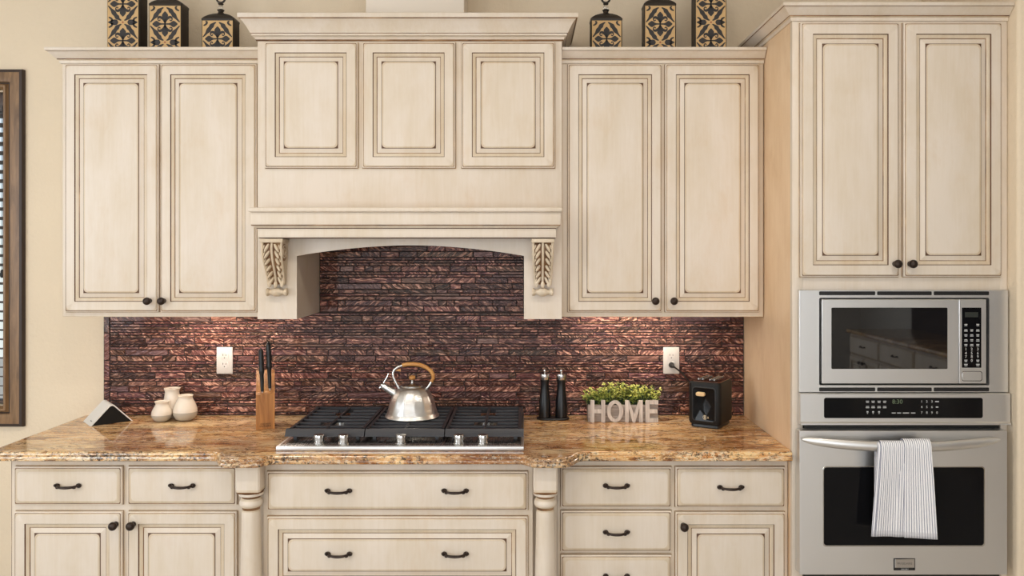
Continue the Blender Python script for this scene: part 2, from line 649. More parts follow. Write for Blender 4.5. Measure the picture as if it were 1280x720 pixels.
def strip(x0, x1, z0, z1):
    g = .0021
    y1 = -.0085 - random.random() * .0012
    b = .0008
    mb.loft([[(x0 + g, -.005, z0 + g), (x1 - g, -.005, z0 + g), (x1 - g, -.005, z1 - g), (x0 + g, -.005, z1 - g)],
             [(x0 + g, y1 + b, z0 + g), (x1 - g, y1 + b, z0 + g), (x1 - g, y1 + b, z1 - g), (x0 + g, y1 + b, z1 - g)],
             [(x0 + g + b, y1, z0 + g + b), (x1 - g - b, y1, z0 + g + b), (x1 - g - b, y1, z1 - g - b), (x0 + g + b, y1, z1 - g - b)]], 0, None, 0)


z = .9225
hs = [.0125, .026, .0175, .026, .0125, .0215]
ri = 0
while z < 1.675:
    h = random.choice(hs) if ri % 2 else random.choice([.0115, .0125, .026])
    low = z + h <= 1.374
    if not low and z < 1.374:
        h = 1.374 - z
        low = True
        if h < .008:
            z = 1.3755
            continue
    x, xe = (-1.823, .962) if low else (-.902, -.0045)
    while x < xe - .003:
        w = random.choice([.035, .05, .07, .09, .12, .15, .19, .24]) * random.uniform(.85, 1.15)
        if xe - x - w < .03:
            w = xe - x
        strip(x, x + w, z, z + h)
        x += w
    z += h
    ri += 1
z = .9225
while z < 1.36:                                          # border column at the open end
    h = random.choice([.06, .09, .12])
    if 1.374 - z - h < .04:
        h = 1.374 - z
    strip(-1.851, -1.8245, z, z + h)
    z += h
structure(mb, 'trim_backsplash', [TILE, GROUT], 'burgundy brown glass strip mosaic behind the cooktop', smooth=0)

# window: stained casing, jamb, glass; a wooden blind hangs in it
mb = MB()
ZT, ZB = 2.44, .873
mb.panel(WX0 - .090, -2.199, ZB, ZT, -.0005,
         [(0, 0, .0005, 1), (0, .016, .001, 1), (.003, .022, .001, 1), (.014, .024, .001, 0), (.055, .022, .001, 0), (.058, .014, .001, 1), (.064, .015, .001, 0),
          (.072, .028, .001, 0), (.080, .028, .001, 0), (.086, .018, .001, 0), (.090, .014, .001, 0), (.090, -.12, .001, 0)], None, back=False)
win = structure(mb, 'window_1', [WALNUT, plain('window_edge_groove_shade', srgb(50, 34, 24), 0.5)], 'dark stained wooden window casing at the left edge')  # shade of the outer edge and groove painted as a darker tone
MB().box(WX0 + .001, WX1 - .001, .100, .106, WZ0 + .001, WZ1 - .001).build('window_pane', PANE, win, smooth=0)
blind = thing('window_blind', 'dark wooden slatted blind hanging inside the window at far left', 'blind', ((WX0 + WX1) / 2, .045, WZ0))
mb = MB().box(WX0 + .006, WX1 - .004, .012, .075, WZ1 - .085, WZ1 - .004, 0, .003)
mb.build('headrail', BLIND_WOOD, blind)
mb = MB()
z = WZ0 + .035
while z < WZ1 - .09:
    mb.prism([(.0205, z + .0070), (.0205, z + .0040), (.0695, z - .0064), (.0695, z - .0034)], 'X', WX0 + .008, WX1 - .005)
    z += .0415
mb.box(WX0 + .008, WX1 - .005, .022, .068, WZ0 + .003, WZ0 + .018, 0, .002)
mb.build('slats', BLIND_WOOD, blind, smooth=0)
mb = MB()
mb.tube([(WX1 - .018, .008, WZ1 - .06), (WX1 - .018, .008, 1.56)], .0015, 6)
mb.lathe([(.002, 0), (.007, -.006), (.009, -.03), (.006, -.036), (.001, -.037)], (WX1 - .018, .008, 1.562), 'Z', 12)
mb.build('lift_cord', CORD_BLACK, blind)


# ------------------------------------------------------------------ wall cabinets
CROWN = [(-.001, 2.3985), (.006, 2.3985), (.008, 2.403), (.008, 2.410), (.014, 2.413), (.014, 2.4165), (.020, 2.4195), (.026, 2.427), (.036, 2.436), (.041, 2.4415),
         (.0445, 2.4425), (.0465, 2.446), (.0465, 2.453), (.044, 2.4555), (-.001, 2.4555)]
CROWN_M = [C_, C_, C_, W_, G_, C_, C_, C_, C_, G_, C_, C_, C_, C_, C_]


def wall_cabinet(name, label, x0, x1, doors, knobs, path):
    t = thing(name, label, 'cabinet', ((x0 + x1) / 2, -.15, 1.378), 'cream wall cabinets with paired doors')
    mb = MB()
    mb.box(x0, x1, -.303, -.002, 1.378, 2.41, C_, .0015)
    for a, b in doors:
        outline(mb, a, b, 1.399, 2.393, .303)
    mb.panel(x0 + .002, x1 - .002, 1.379, 2.398, -.303, [(0, 0, .001, W_), (.0025, .0006, .001, W_)], C_, back=False)
    mb.build('body', CG, t)
    mb = MB()
    moulding(mb, path, CROWN, C_, CROWN_M)
    mb.build('crown_molding', CG, t)
    for (a, b), kx in zip(doors, knobs):
        dr = door(t, a, b, 1.399, 2.393, .305)
        knob(dr, kx, 1.444, .3235)
    return t


wall_cabinet('wall_cabinet', 'cream glazed wall cabinet with two tall doors nearest the window', -1.865, -1.0605,
             [(-1.846, -1.471), (-1.462, -1.077)], [-1.503, -1.446],
             [(-1.865, -.003), (-1.865, -.303), (-1.0605, -.303)])
wall_cabinet('wall_cabinet', 'cream glazed wall cabinet with two tall doors between hood and oven cabinet', .1490, .962,
             [(.173, .551), (.564, .942)], [.5205, .594],
             [(.1490, -.303), (.962, -.303)])

# ------------------------------------------------------------------ counter run along the right wall (mirrored in the microwave glass)
QX, QY = 3.32, -4.35
MWD = -QY + .30                                    # built facing the room, then turned to face left
t = thing('base_cabinet', 'cream base cabinet along the side wall, mirrored in the microwave glass', 'cabinet', (QX, QY, 0), 'cream base cabinets under the granite')
mb = MB()
mb.box(QX - .95, QX + .95, -MWD, -MWD + .57, .10, .884, C_, .0015)
mb.box(QX - .95, QX + .95, -MWD + .07, -MWD + .57, 0, .0999, C_)
mb.build('body', CG, t)
QD = []
for k in range(3):
    a = QX - .93 + k * .625
    QD.append((a, a + .605))
for a, b in QD:
    mb = MB()
    mb.panel(a, b, .70, .865, -MWD - .001, DRAWER_PROF, C_)
    o = mb.build('drawer', CG, t)
    QP = [(o, (a + b) / 2)]
    pull(o, (a + b) / 2, .785, MWD + .0212)
    for c, e in ((a, (a + b) / 2 - .003), ((a + b) / 2 + .003, b)):
        dr = door(t, c, e, .125, .685, MWD + .001)
        knob(dr, e - .03 if c == a else c + .03, .645, MWD + .0198)
t.rotation_euler = (0, 0, -PI / 2)
props(MB().box(2.985, 3.59, QY - .97, QY + .97, .8846, .918, 0, .008, 3).build('countertop', GRANITE, None), 'granite countertop on the side wall cabinet, mirrored in the microwave glass', 'countertop')
structure(MB().box(3.895, 3.8995, QY - 1.6, QY + 1.6, .0, 2.3), 'trim_reflection_dark', plain('dark_reflection_panel', srgb(52, 36, 32), 0.6), smooth=0)  # unseen dark panel added so the microwave glass mirrors black above the counter

# ------------------------------------------------------------------ range hood
HX0, HX1, HD = -1.0586, .1470, .36
hood = thing('range_hood', 'cream carved range hood cabinet with corbels above the cooktop', 'range hood', (-.456, -.18, 1.374))
mb = MB()
OX0, OX1 = -.9033, -.0032
arch = []
N = 28
for i in range(N + 1):
    t = i / N
    arch.append((OX0 + (OX1 - OX0) * t, 1.624 + .042 * math.sin(PI * t) ** .9))
front = [(HX0, 1.374), (OX0, 1.374)] + arch + [(OX1, 1.374), (HX1, 1.374), (HX1, 1.80), (HX0, 1.80)]
mb.prism(front, 'Y', -HD, -HD + .030, C_)
mb.box(HX0, OX0, -HD + .030, -.002, 1.374, 1.80, C_)
mb.box(OX1, HX1, -HD + .030, -.002, 1.374, 1.80, C_)
mb.box(OX0, OX1, -HD + .030, -.002, 1.70, 1.80, W_)
mb.box(HX0, HX1, -HD, -.002, 1.80, 2.476, C_, .0015)
hd = [(-1.0258, -.660), (-.6406, -.2747), (-.2498, .1181)]
for a, b in hd:
    outline(mb, a, b, 1.972, 2.4667, HD)
mb.build('body', CG, hood)
mb = MB()
HC = [(-.001, 2.474), (.004, 2.474), (.007, 2.480), (.010, 2.487), (.014, 2.4915), (.019, 2.4935), (.019, 2.5005), (.0225, 2.502), (.027, 2.512), (.035, 2.527), (.044, 2.540), (.053, 2.5505),
      (.0575, 2.553), (.060, 2.555), (.0605, 2.569), (.058, 2.5715), (-.001, 2.5715)]
moulding(mb, [(HX0, -.003), (HX0, -HD), (HX1, -HD), (HX1, -.003)], HC, C_, [C_, G_, C_, C_, C_, C_, G_, C_, C_, C_, C_, G_, C_, C_, C_, C_, C_])
mb.build('crown_molding', CG, hood)
for a, b in hd:
    dr = MB()
    dr.panel(a, b, 1.972, 2.4667, -HD - .001, DOOR_PROF, C_)
    dr.build('door_panel', CG, hood)
mb = MB()
fx = (HX0 + HX1) / 2


def tier(x0, x1, d1, z0, z1, m=C_, bev=.002):
    mb.box(x0, x1, -d1, -HD - .0003, z0, z1, m, bev)


tier(-1.054, .143, .488, 1.7925, 1.8095, C_, .005)
tier(-1.047, .137, .476, 1.7440, 1.7923, C_, .002)
# cove between frieze and lower fascia
for k in range(5):
    t0 = k / 5
    tier(-1.046 + .020 * t0, .136 - .020 * t0, .4755 - .016 * t0 ** 0.6, 1.7440 - .003 * (k + 1), 1.7442 - .003 * k, D_ if k == 4 else (W_ if k else G_), 0)
tier(-1.0262, .1200, .460, 1.6955, 1.7290, C_, .0015)
tier(-1.0270, .1208, .4612, 1.7240, 1.7290, C_, .001)
tier(-1.0245, .1185, .450, 1.6925, 1.6954, D_, 0)
mb.build('mantel_shelf', CG, hood)


def corbel(xc):
    z0, w = 1.462, .041
    zt = 1.692
    S = [(.0, .028), (.012, .024), (.02, .030), (.05, .032), (.08, .040), (.105, .052), (.13, .068), (.155, .081), (.18, .089), (.200, .090), (.214, .084)]
    S = [(z0 + dz, o) for dz, o in S]
    mb = MB()
    def tp(zz):
        return .80 + .20 * min(1, max(0, (zz - z0 - .04) / .13))
    body = [(zz, o) for zz, o in S if zz > z0 + .03]
    rings = []
    for zz, o in body:
        ww = (w - .003) * tp(zz)
        rings.append([(xc - ww, -HD - .0004, zz), (xc - ww, -HD - o + .0065, zz), (xc + ww, -HD - o + .0065, zz), (xc + ww, -HD - .0004, zz)])
    R = [[mb.bm.verts.new(p) for p in r] for r in rings]
    for i in range(len(R) - 1):
        for j, mm in ((0, 0), (1, 1), (2, 0), (3, 0)):
            mb.face((R[i][j], R[i][(j + 1) % 4], R[i + 1][(j + 1) % 4], R[i + 1][j]), mm)
    mb.face(R[0], 1)
    mb.face(R[-1], 0)
    mb.box(xc - w - .003, xc + w + .003, -HD - .094, -HD - .0004, zt - .016, zt - .001, 0, .002)
    for dx, r in ((-w + .004, .0045), (w - .004, .0045), (0, .0048)):
        mb.tube([(xc + dx * tp(zz), -HD - o + .002, zz) for zz, o in body], r, 8, 0)
    for s in (-1, 1):
        n = 6
        for i in range(n):
            t = .058 + (.205 - .052) * (i + .3) / n
            zz = z0 + t
            o = 0
            for (za, oa), (zb, ob) in zip(S, S[1:]):
                if za <= zz <= zb:
                    o = oa + (ob - oa) * (zz - za) / (zb - za)
                    sl = math.atan2(ob - oa, zb - za)
            M = Matrix.Rotation(-sl * .9, 4, 'X') @ Matrix.Rotation(s * -.50, 4, 'Y')
            mb.ball((xc + s * .0190 * tp(zz), -HD - o + .0015, zz), (.0062, .0075, .0195), 0, 10, 7, M)
            M2 = Matrix.Rotation(-sl * .9, 4, 'X') @ Matrix.Rotation(s * -.25, 4, 'Y')
            mb.ball((xc + s * .0300 * tp(zz), -HD - o + .003, zz + .004), (.0034, .005, .010), 0, 8, 6, M2)
        # scroll on the cheek
        sp = []
        for k in range(40):
            a = k / 39 * 4.2 * PI
            r = .030 - .0245 * k / 39
            sp.append((xc + s * (w - .0025), -HD - .052 + r * math.cos(a) * 1.05, z0 + .176 + r * math.sin(a)))
        mb.tube(sp, .0034, 6, 0)
        mb.lathe([(.033, 0), (.033, .0012), (.001, .0012)], (xc + s * (w - .003) - (.0012 if s < 0 else 0), -HD - .052, z0 + .176), 'X', 24, 1)
        mb.ball((xc + s * .024, -HD - .036, z0 + .052), (.008, .006, .013), 0, 10, 7)
    mb.ball((xc, -HD - .037, z0 + .050), (.008, .007, .014), 0, 10, 7)
    # the roll at the foot
    mb.lathe([(.001, -w), (.014, -w), (.016, -w + .004), (.014, -w + .010), (.010, -w + .014), (.011, -.018), (.016, -.012), (.018, 0), (.016, .012), (.011, .018), (.010, w - .014), (.014, w - .010), (.016, w - .004), (.014, w), (.001, w)],
             (xc, -HD - .020, z0 + .020), 'X', 18, 0)
    o = mb.build('corbel', [CREAM2, GLAZE], hood)
    o['label'] = 'carved acanthus leaf corbel'


corbel(-.976)
corbel(.0700)

# ------------------------------------------------------------------ tall oven cabinet
TX0, TX1, TD = .9655, 1.7415, .645
tall = thing('oven_cabinet', 'tall cream cabinet at the right end holding microwave and oven', 'cabinet', ((TX0 + TX1) / 2, -TD / 2, 0))
mb = MB()
mb.box(TX0, TX0 + .02, -TD + .022, -.002, .0, 2.476, 4)
mb.box(TX1 - .02, TX1, -TD + .022, -.002, .0, 2.476, C_)
mb.box(TX0 + .02, TX1 - .02, -.022, -.002, .0, 2.476, C_)
mb.box(TX0 + .02, TX1 - .02, -TD + .022, -.022, 1.506, 2.476, C_)
mb.box(TX0 + .02, TX1 - .02, -TD + .022, -.022, 0, .30, C_)
mb.box(TX0, TX0 + .038, -TD, -TD + .0219, 0, 2.476, C_, .001)
mb.box(TX1 - .024, TX1, -TD, -TD + .0219, 0, 2.476, C_, .001)
mb.box(TX0 + .038, TX1 - .024, -TD, -TD + .0219, 1.500, 2.476, C_)
mb.box(TX0 + .038, TX1 - .024, -TD, -TD + .0219, 0, .40, C_)
td = [(.9914, 1.3454), (1.3617, 1.7140)]
for a, b in td:
    outline(mb, a, b, 1.5513, 2.4639, TD)
mb.build('body', CG + [SIDE_WOOD], tall)
mb = MB()
moulding(mb, [(TX0, -.003), (TX0, -TD), (TX1, -TD)], [(o, z + .0745) for o, z in CROWN], C_, CROWN_M)
mb.build('crown_molding', CG, tall)
for (a, b), kx in zip(td, (mx(1122.5, .69), mx(1141.5, .69))):
    dr = door(tall, a, b, 1.5513, 2.4639, TD + .002)
    knob(dr, kx, mz(330, .69), TD + .0205)

# microwave with its trim kit
AD = .660
mw = thing('microwave', 'built-in stainless microwave with black window above the oven', 'microwave', (1.362, -.4, 1.1355))


def AX(px, d=AD):
    return mx(px, d)


def AZ(py, d=AD):
    return mz(py, d)


mb = MB()
x0, x1, z0, z1 = .9862, 1.7365, 1.1365, 1.5030
ix0, ix1, iz0, iz1 = AX(1023.9), AX(1236.6), AZ(481.6), AZ(372.2)
rings = []


def rr(a0, a1, b0, b1, rad, y, nc=6):
    pts = []
    for cx, cz, st in ((a1 - rad, b0 + rad, -PI / 2), (a1 - rad, b1 - rad, 0), (a0 + rad, b1 - rad, PI / 2), (a0 + rad, b0 + rad, PI)):
        for k in range(nc):
            a = st + PI / 2 * k / (nc - 1)
            pts.append((cx + rad * math.cos(a), y, cz + rad * math.sin(a)))
    return pts


mb.loft([rr(x0, x1, z0, z1, .0005, -TD - .0005), rr(x0, x1, z0, z1, .001, -AD + .001), rr(x0 + .001, x1 - .001, z0 + .001, z1 - .001, .001, -AD),
         rr(ix0, ix1, iz0, iz1, .006, -AD), rr(ix0 + .001, ix1 - .001, iz0 + .001, iz1 - .001, .006, -AD + .018)], [0, 0, 0, 0], None, None)
mb.build('trim_frame', STEEL, mw)
mb = MB().box(ix0 + .002, ix1 - .002, -TD - .001, -.26, iz0 + .002, iz1 - .002)
mb.build('case', BLACK, mw)
for y0_, y1_ in ((364.2, 369.0), (484.4, 489.2)):
    for a, b in ((1023.9, 1094.0), (1096.4, 1164.6), (1167.2, 1236.2)):
        mb = MB()
        mb.loft([rr(AX(a), AX(b), AZ(y1_), AZ(y0_), .003, -AD + .001), rr(AX(a), AX(b), AZ(y1_), AZ(y0_), .003, -AD - .0004)], 0, 0, 0)
        mb.build('vent_slot_dark', BLACK, mw)  # thin raised black slab stands in for the dark of a recess
MD = .674


def P(mbb, a, b, c, e, r, d0, d1, m=0):
    """rounded slab by photo edges a..b (x), c..e (y), between depths d0 (back) and d1 (front)"""
    X0, X1, Z1, Z0 = mx(a, d1), mx(b, d1), mz(c, d1), mz(e, d1)
    q = min(.0012, (d1 - d0) * .5)
    mbb.loft([rr(X0, X1, Z0, Z1, r, -d0), rr(X0, X1, Z0, Z1, r, -d1 + q), rr(X0 + q, X1 - q, Z0 + q, Z1 - q, max(r - q, .0004), -d1)], m, m, m)


mb = MB()
P(mb, 1027.7, 1198.4, 374.3, 479.4, .002, TD + .002, MD)
dr = mb.build('door', STEEL, mw)
mb = MB()
P(mb, 1039.3, 1184.6, 384.5, 461.3, .004, MD - .001, MD + .0008)
mb.build('window', GLASS_MIRROR, dr)
mb = MB()
P(mb, 1199.0, 1232.8, 374.3, 479.4, .002, TD + .002, MD)
cp = mb.build('control_panel', STEEL, mw)
mb = MB()
P(mb, 1202.4, 1226.9, 384.5, 459.8, .002, MD - .001, MD + .0008)
mb.build('keypad', GLASS_BLACK, cp)
mb = MB()
P(mb, 1206.3, 1222.8, 390.2, 396.6, .0006, MD, MD + .0012)
mb.build('display', LCD, cp)
mb = MB()
kd = MD + .0012


def mark(px, py, w, h):
    X, Z_ = mx(px, kd), mz(py, kd)
    s = F / (DIST - kd)
    mb.box(X - w / 2 / s, X + w / 2 / s, -kd - .0002, -kd + .0006, Z_ - h / 2 / s, Z_ + h / 2 / s)


for r, y in enumerate((406.2, 413.0, 419.2, 425.4, 431.4)):
    for c, x in enumerate((1207.4, 1214.7, 1222.3)):
        if r == 0 and c == 1:
            continue
        mark(x, y - .75, 3.6, .9)
        mark(x, y + .85, 4.2 if (r + c) % 2 else 3.2, .9)
for r, (y, row) in enumerate(((436.6, '123'), (441.6, '456'), (446.0, '789'), (450.8, ' 0 '))):
    for c, ch in enumerate(row):
        if ch != ' ':
            mb.text(ch, .014, (mx((1207.4, 1214.7, 1222.3)[c], kd), -kd, mz(y, kd)), 0)
for x in (1207.4, 1222.3):
    mark(x, 450.2, 3.6, .9)
    mark(x, 451.9, 3.0, .9)
    mark(x, 455.4, 4.4, 1.0)
    mark(x, 457.2, 3.6, .9)
mb.build('key_lettering', WHITE_PRINT, cp, smooth=0)
mb = MB()
P(mb, 1202.2, 1228.0, 464.0, 476.6, .008, MD - .001, MD + .0006, 1)
P(mb, 1202.8, 1227.4, 464.6, 476.0, .0075, MD - .001, MD + .0016, 0)
mb.build('open_button', [STEEL, BLACK], cp)

# wall oven
oven = thing('wall_oven', 'stainless wall oven with bowed handle below the microwave', 'oven', (1.362, -.4, .41))
mb = MB().box(1.008, 1.712, -TD - .001, -.08, .41, 1.128)
mb.build('case', BLACK, oven)
mb = MB()
PD = .672
pz0, pz1 = mz(531.2, PD), 1.1345
poly = [(-TD - .001, pz1), (-PD + .004, pz1), (-PD, pz1 - .003), (-PD, pz0 + .012), (-PD - .006, pz0 + .007), (-PD - .006, pz0 + .001), (-TD - .001, pz0)]
mb.prism(poly, 'X', .9862, 1.7365)
cpn = mb.build('control_panel', STEEL, oven)
mb = MB()
P(mb, 1030, 1228.7, 497.2, 522.8, .008, PD - .001, PD + .0008)
mb.build('panel_glass', GLASS_BLACK, cpn)
mb = MB()
kd = PD + .0010
sx, sy = 210 / 1280., 40 / 244.
for r, y in enumerate((75, 115)):
    for x in (362, 405, 450, 493):
        mark(1025 + x * sx, 490 + (y - 5) * sy, 4.0, .8)
        mark(1025 + x * sx, 490 + (y + 5) * sy, 4.4 if r else 3.4, .8)
for x in (362, 405, 450):
    P_ = (1025 + x * sx, 490 + 155 * sy)
    mark(P_[0], P_[1] - .6, 2.2, 1.6)
    mark(P_[0], P_[1] + 1.4, 1.2, .8)
for y, row in ((73, '123'), (115, '456'), (158, '7890')):
    for c, ch in enumerate(row):
        mb.text(ch, .012, (mx(1025 + (775, 814, 853, 892)[c] * sx, kd), -kd, mz(490 + y * sy, kd)), 0)
for x, w in ((562, 5), (603, 5), (655, 8), (710, 5.5)):
    mark(1025 + x * sx, 490 + 160 * sy, w, 1.0)
mark(1025 + 892 * sx, 490 + 73 * sy, 4.6, 1.3)
mark(1025 + 892 * sx, 490 + 115 * sy, 3.0, 1.3)
mb.build('key_lettering', WHITE_PRINT, cpn, smooth=0)
mb = MB()
mb.text('8:30', .022, (mx(1025 + 590 * sx, kd), -kd, mz(490 + 75 * sy, kd)), 0)
mb.build('clock_digits', LCD_DIGIT, cpn, smooth=0)

OD = .690
mb = MB()
P(mb, 999.6, 1259.2, 538.6, 718.4, .003, TD + .002, OD)
od = mb.build('door', STEEL, oven)
mb = MB()
P(mb, 1028.6, 1231.4, 582.9, 683.6, .012, OD - .001, OD + .0012, 1)
P(mb, 1029.8, 1230.2, 584.2, 682.0, .011, OD, OD + .0022, 0)
mb.build('window', [GLASS_BLACK, CHROME], od)
# bowed handle on two posts
mb = MB()
pts, rad = [], []
hx0, hx1 = mx(1006, .735), mx(1255, .735)
for i in range(33):
    t = -1 + 2 * i / 32
    e = math.sqrt(max(0, 1 - abs(t) ** 5))
    pts.append(((hx0 + hx1) / 2 + t * (hx1 - hx0) / 2, -OD - .020 - .034 * (1 - t * t), mz(551.5, .735) - .0175 * (1 - t * t)))
    rad.append(.004 + .0145 * e)
mb.tube(pts, rad, 14, 0, (.72, 1.0))
for s in (-1, 1):
    xc = (hx0 + hx1) / 2 + s * (hx1 - hx0) / 2 * .93
    mb.box(xc - .011, xc + .011, -OD - .028, -OD + .001, mz(553, .735) - .008, mz(553, .735) + .005, 0, .003)
mb.build('handle', STEEL, od)
mb = MB()
P(mb, 1117.2, 1144.2, 698.0, 713.2, .001, OD - .001, OD + .002, 1)
P(mb, 1118.9, 1143.4, 698.9, 710.0, .0008, OD, OD + .0042, 0)
bd = OD + .0044
mb.text('FRIGIDAIRE', .0105, (mx(1131, bd), -bd, mz(704.6, bd)), 2)
bd = OD + .0022
mb.text('GALLERY', .0066, (mx(1131, bd), -bd, mz(711.7, bd)), 3)
o = mb.build('badge', [CHROME, BLACK, plain('badge_etch', srgb(128, 124, 120), 0.5, 0.5), WHITE_PRINT], od)
o['label'] = 'small rectangular maker badge'

# striped towel over the oven handle
towel = thing('kitchen_towel', 'grey and white striped towel draped over the oven handle', 'towel', (mx(1131, .75), -.75, mz(672, .75)))


def cloth(name, px0t, px1t, px0b, px1b, pyb, off, back_len, folds, phase, hem_tilt=0.0, uoff=0.0, tilt=0.0):
    mbb = MB()
    bm = mbb.bm
    uvl = bm.loops.layers.uv.new('UVMap')
    hz = mz(551.5, .735) - .0175
    hy = -OD - .054
    R = .0165 + off
    xt0, xt1, xb0, xb1 = mx(px0t, .75), mx(px1t, .75), mx(px0b, .76), mx(px1b, .76)
    zb = mz(pyb, .76)
    nu, nv = 40, 46
    L_front = hz - zb
    arc = PI * R
    total = back_len + arc + L_front
    width = xb1 - xb0
    grid = []
    for j in range(nv + 1):
        s = total * j / nv
        row = []
        for i in range(nu + 1):
            u = i / nu
            if s < back_len:
                zz = hz - (back_len - s)
                yy = hy + R * .8
                k = 0.25
            elif s < back_len + arc:
                a = (s - back_len) / R
                yy = hy + R * .8 * math.cos(a)
                zz = hz + R * 1.05 * math.sin(a)
                k = .15
            else:
                q = s - back_len - arc
                zz = hz - q
                yy = hy - R * .8 + .010 * (q / L_front) * .3
                k = .2 + .8 * (q / L_front)
            f = min(1.0, max(0.0, (s - back_len - arc) / L_front))
            x = (xt0 + (xt1 - xt0) * u) * (1 - f) + (xb0 + (xb1 - xb0) * u) * f
            yy -= k * sum(a_ * math.sin(2 * PI * (fr * u) + ph + .8 * f) for a_, fr, ph in folds)
            yy -= tilt * (.5 - u) * min(1, f * 3)
            zz -= hem_tilt * (u - .5) * f
            row.append((bm.verts.new((x, yy, zz)), (u * width * 1.0 + uoff, (total - s))))
        grid.append(row)
    for j in range(nv):
        for i in range(nu):
            q = [grid[j][i], grid[j][i + 1], grid[j + 1][i + 1], grid[j + 1][i]]
            f = bm.faces.new([a[0] for a in q])
            for lp, a in zip(f.loops, q):
                lp[uvl].uv = a[1]
    ob = mbb.build(name, TOWEL, towel, smooth=0, normals=False)
    for p in ob.data.polygons:
        p.use_smooth = True
    md = ob.modifiers.new('thickness', 'SOLIDIFY')
    md.thickness = .0022
    md.offset = 0
    return ob


cloth('under_fold', 1096, 1158, 1089.5, 1160, 671.5, .0005, .24, [(.0030, 2.2, .4)], 0, .004)
cloth('left_fold', 1100, 1132, 1093.5, 1136, 671.0, .0042, .22, [(.0014, 1.2, 1.0)], 0, .006, .002, .012)
cloth('front_fold', 1128.5, 1161.5, 1130.5, 1170.5, 672.8, .0105, .20, [(.0014, .8, 2.6)], 0, .003, .003, -.008)

# ------------------------------------------------------------------ base cabinets
BD = .600


def base_cabinet(label, x0, x1, d):
    t = thing('base_cabinet', label, 'cabinet', ((x0 + x1) / 2, -d / 2, 0), 'cream base cabinets under the granite')
    return t


def drawer(parent, x0, x1, z0, z1, d, pulls, pz=None, prof=DRAWER_PROF, pd=.0202):
    mb = MB()
    mb.panel(x0, x1, z0, z1, -d, prof, C_)
    o = mb.build('drawer', CG, parent)
    for px in pulls:
        pull(o, px, pz if pz is not None else (z0 + z1) / 2, d + pd)
    return o


# left of the range
t = base_cabinet('cream base cabinet nearest the window, two drawers over two doors', -1.884, -1.022, BD)
mb = MB()
mb.box(-1.884, -1.0225, -BD, -.002, .10, .884, C_, .0015)
mb.box(-1.884, -1.0225, -BD + .07, -.002, 0, .0999, C_)
LD = [(-1.863, -1.470), (-1.449, -1.052)]
for a, b in LD:
    outline(mb, a, b, .7177, .8566, BD)
    outline(mb, a, b, .125, .6920, BD)
mb.panel(-1.882, -1.024, .102, .882, -BD, [(0, 0, .001, G_), (.0022, .0006, .001, W_)], C_, back=False)
mb.build('body', CG, t)
for (a, b), hx in zip(LD, (mx(82, .64), mx(225.5, .64))):
    drawer(t, a, b, .7177, .8566, BD + .002, [hx], mz(609.5, .64))
for (a, b), kx in zip(LD, (mx(140, .65), mx(162, .65))):
    dr = door(t, a, b, .125, .6920, BD + .002)
    knob(dr, kx, mz(658.5, .65), BD + .0208)

# under the range, a step further out, with two turned posts
MDp = .650
t = base_cabinet('cream base cabinet under the cooktop with wide drawers and turned posts', -1.021, .1165, MDp)
mb = MB()
mb.box(-1.0215, .1175, -BD, -.002, .10, .884, C_)
mb.box(-.943, .0285, -MDp, -BD - .0001, .10, .884, C_, .0015)
mb.box(-1.0215, .1175, -BD + .07, -.002, 0, .0999, C_)
CDR = [(.7132, .8520, DRAWER_PROF), (.4200, .6895, DOOR_PROF), (.1300, .3990, DOOR_PROF)]
for z0, z1, _ in CDR:
    outline(mb, -.925, .0105, z0, z1, MDp)
mb.build('body', CG, t)
for (z0, z1, pr), pz in zip(CDR, (mz(616, .69), mz(695.5, .69), .26)):
    drawer(t, -.925, .0105, z0, z1, MDp + .002, [mx(422, .69), mx(568.5, .69)], pz, pr, .0202 if pr is DRAWER_PROF else .0188)


def post(xc):
    mb = MB()
    yc = -.6725
    h = .0432
    # square block with eased edges and a domed lower end
    rings = []
    for zz, k in ((.884, 1), (.800, 1), (.792, .985), (.786, .93), (.783, .80)):
        a = h * k
        c = .006
        rings.append([(xc - a + c, yc - a, zz), (xc + a - c, yc - a, zz), (xc + a, yc - a + c, zz), (xc + a, yc + a - c, zz), (xc + a - c, yc + a, zz), (xc - a + c, yc + a, zz), (xc - a, yc + a - c, zz), (xc - a, yc - a + c, zz)])
    mb.loft(rings, [C_, W_, G_, G_], C_, C_)
    prof = [(.036, .786), (.0425, .783), (.0435, .7785), (.0425, .7745), (.036, .772), (.032, .768), (.0315, .764), (.037, .757), (.0405, .748), (.0400, .740), (.035, .733), (.031, .728), (.0300, .722),
            (.0315, .717), (.0330, .708), (.0332, .690), (.0335, .66), (.0345, .60), (.0360, .53), (.0375, .46), (.038, .40), (.036, .34), (.030, .29), (.028, .27), (.038, .255), (.042, .24), (.036, .22)]
    mats = [G_, C_, C_, W_, G_, G_, W_, C_, C_, W_, G_, G_, W_, C_] + [C_] * 12
    mb.lathe(prof, (xc, yc, 0), 'Z', 36, C_, None, None, mats)
    mb.box(xc - h, xc + h, yc - h, yc + h, .0, .225, C_, .005)
    return mb.build('turned_post', CG, t)


post(-.9785)
post(.0732)

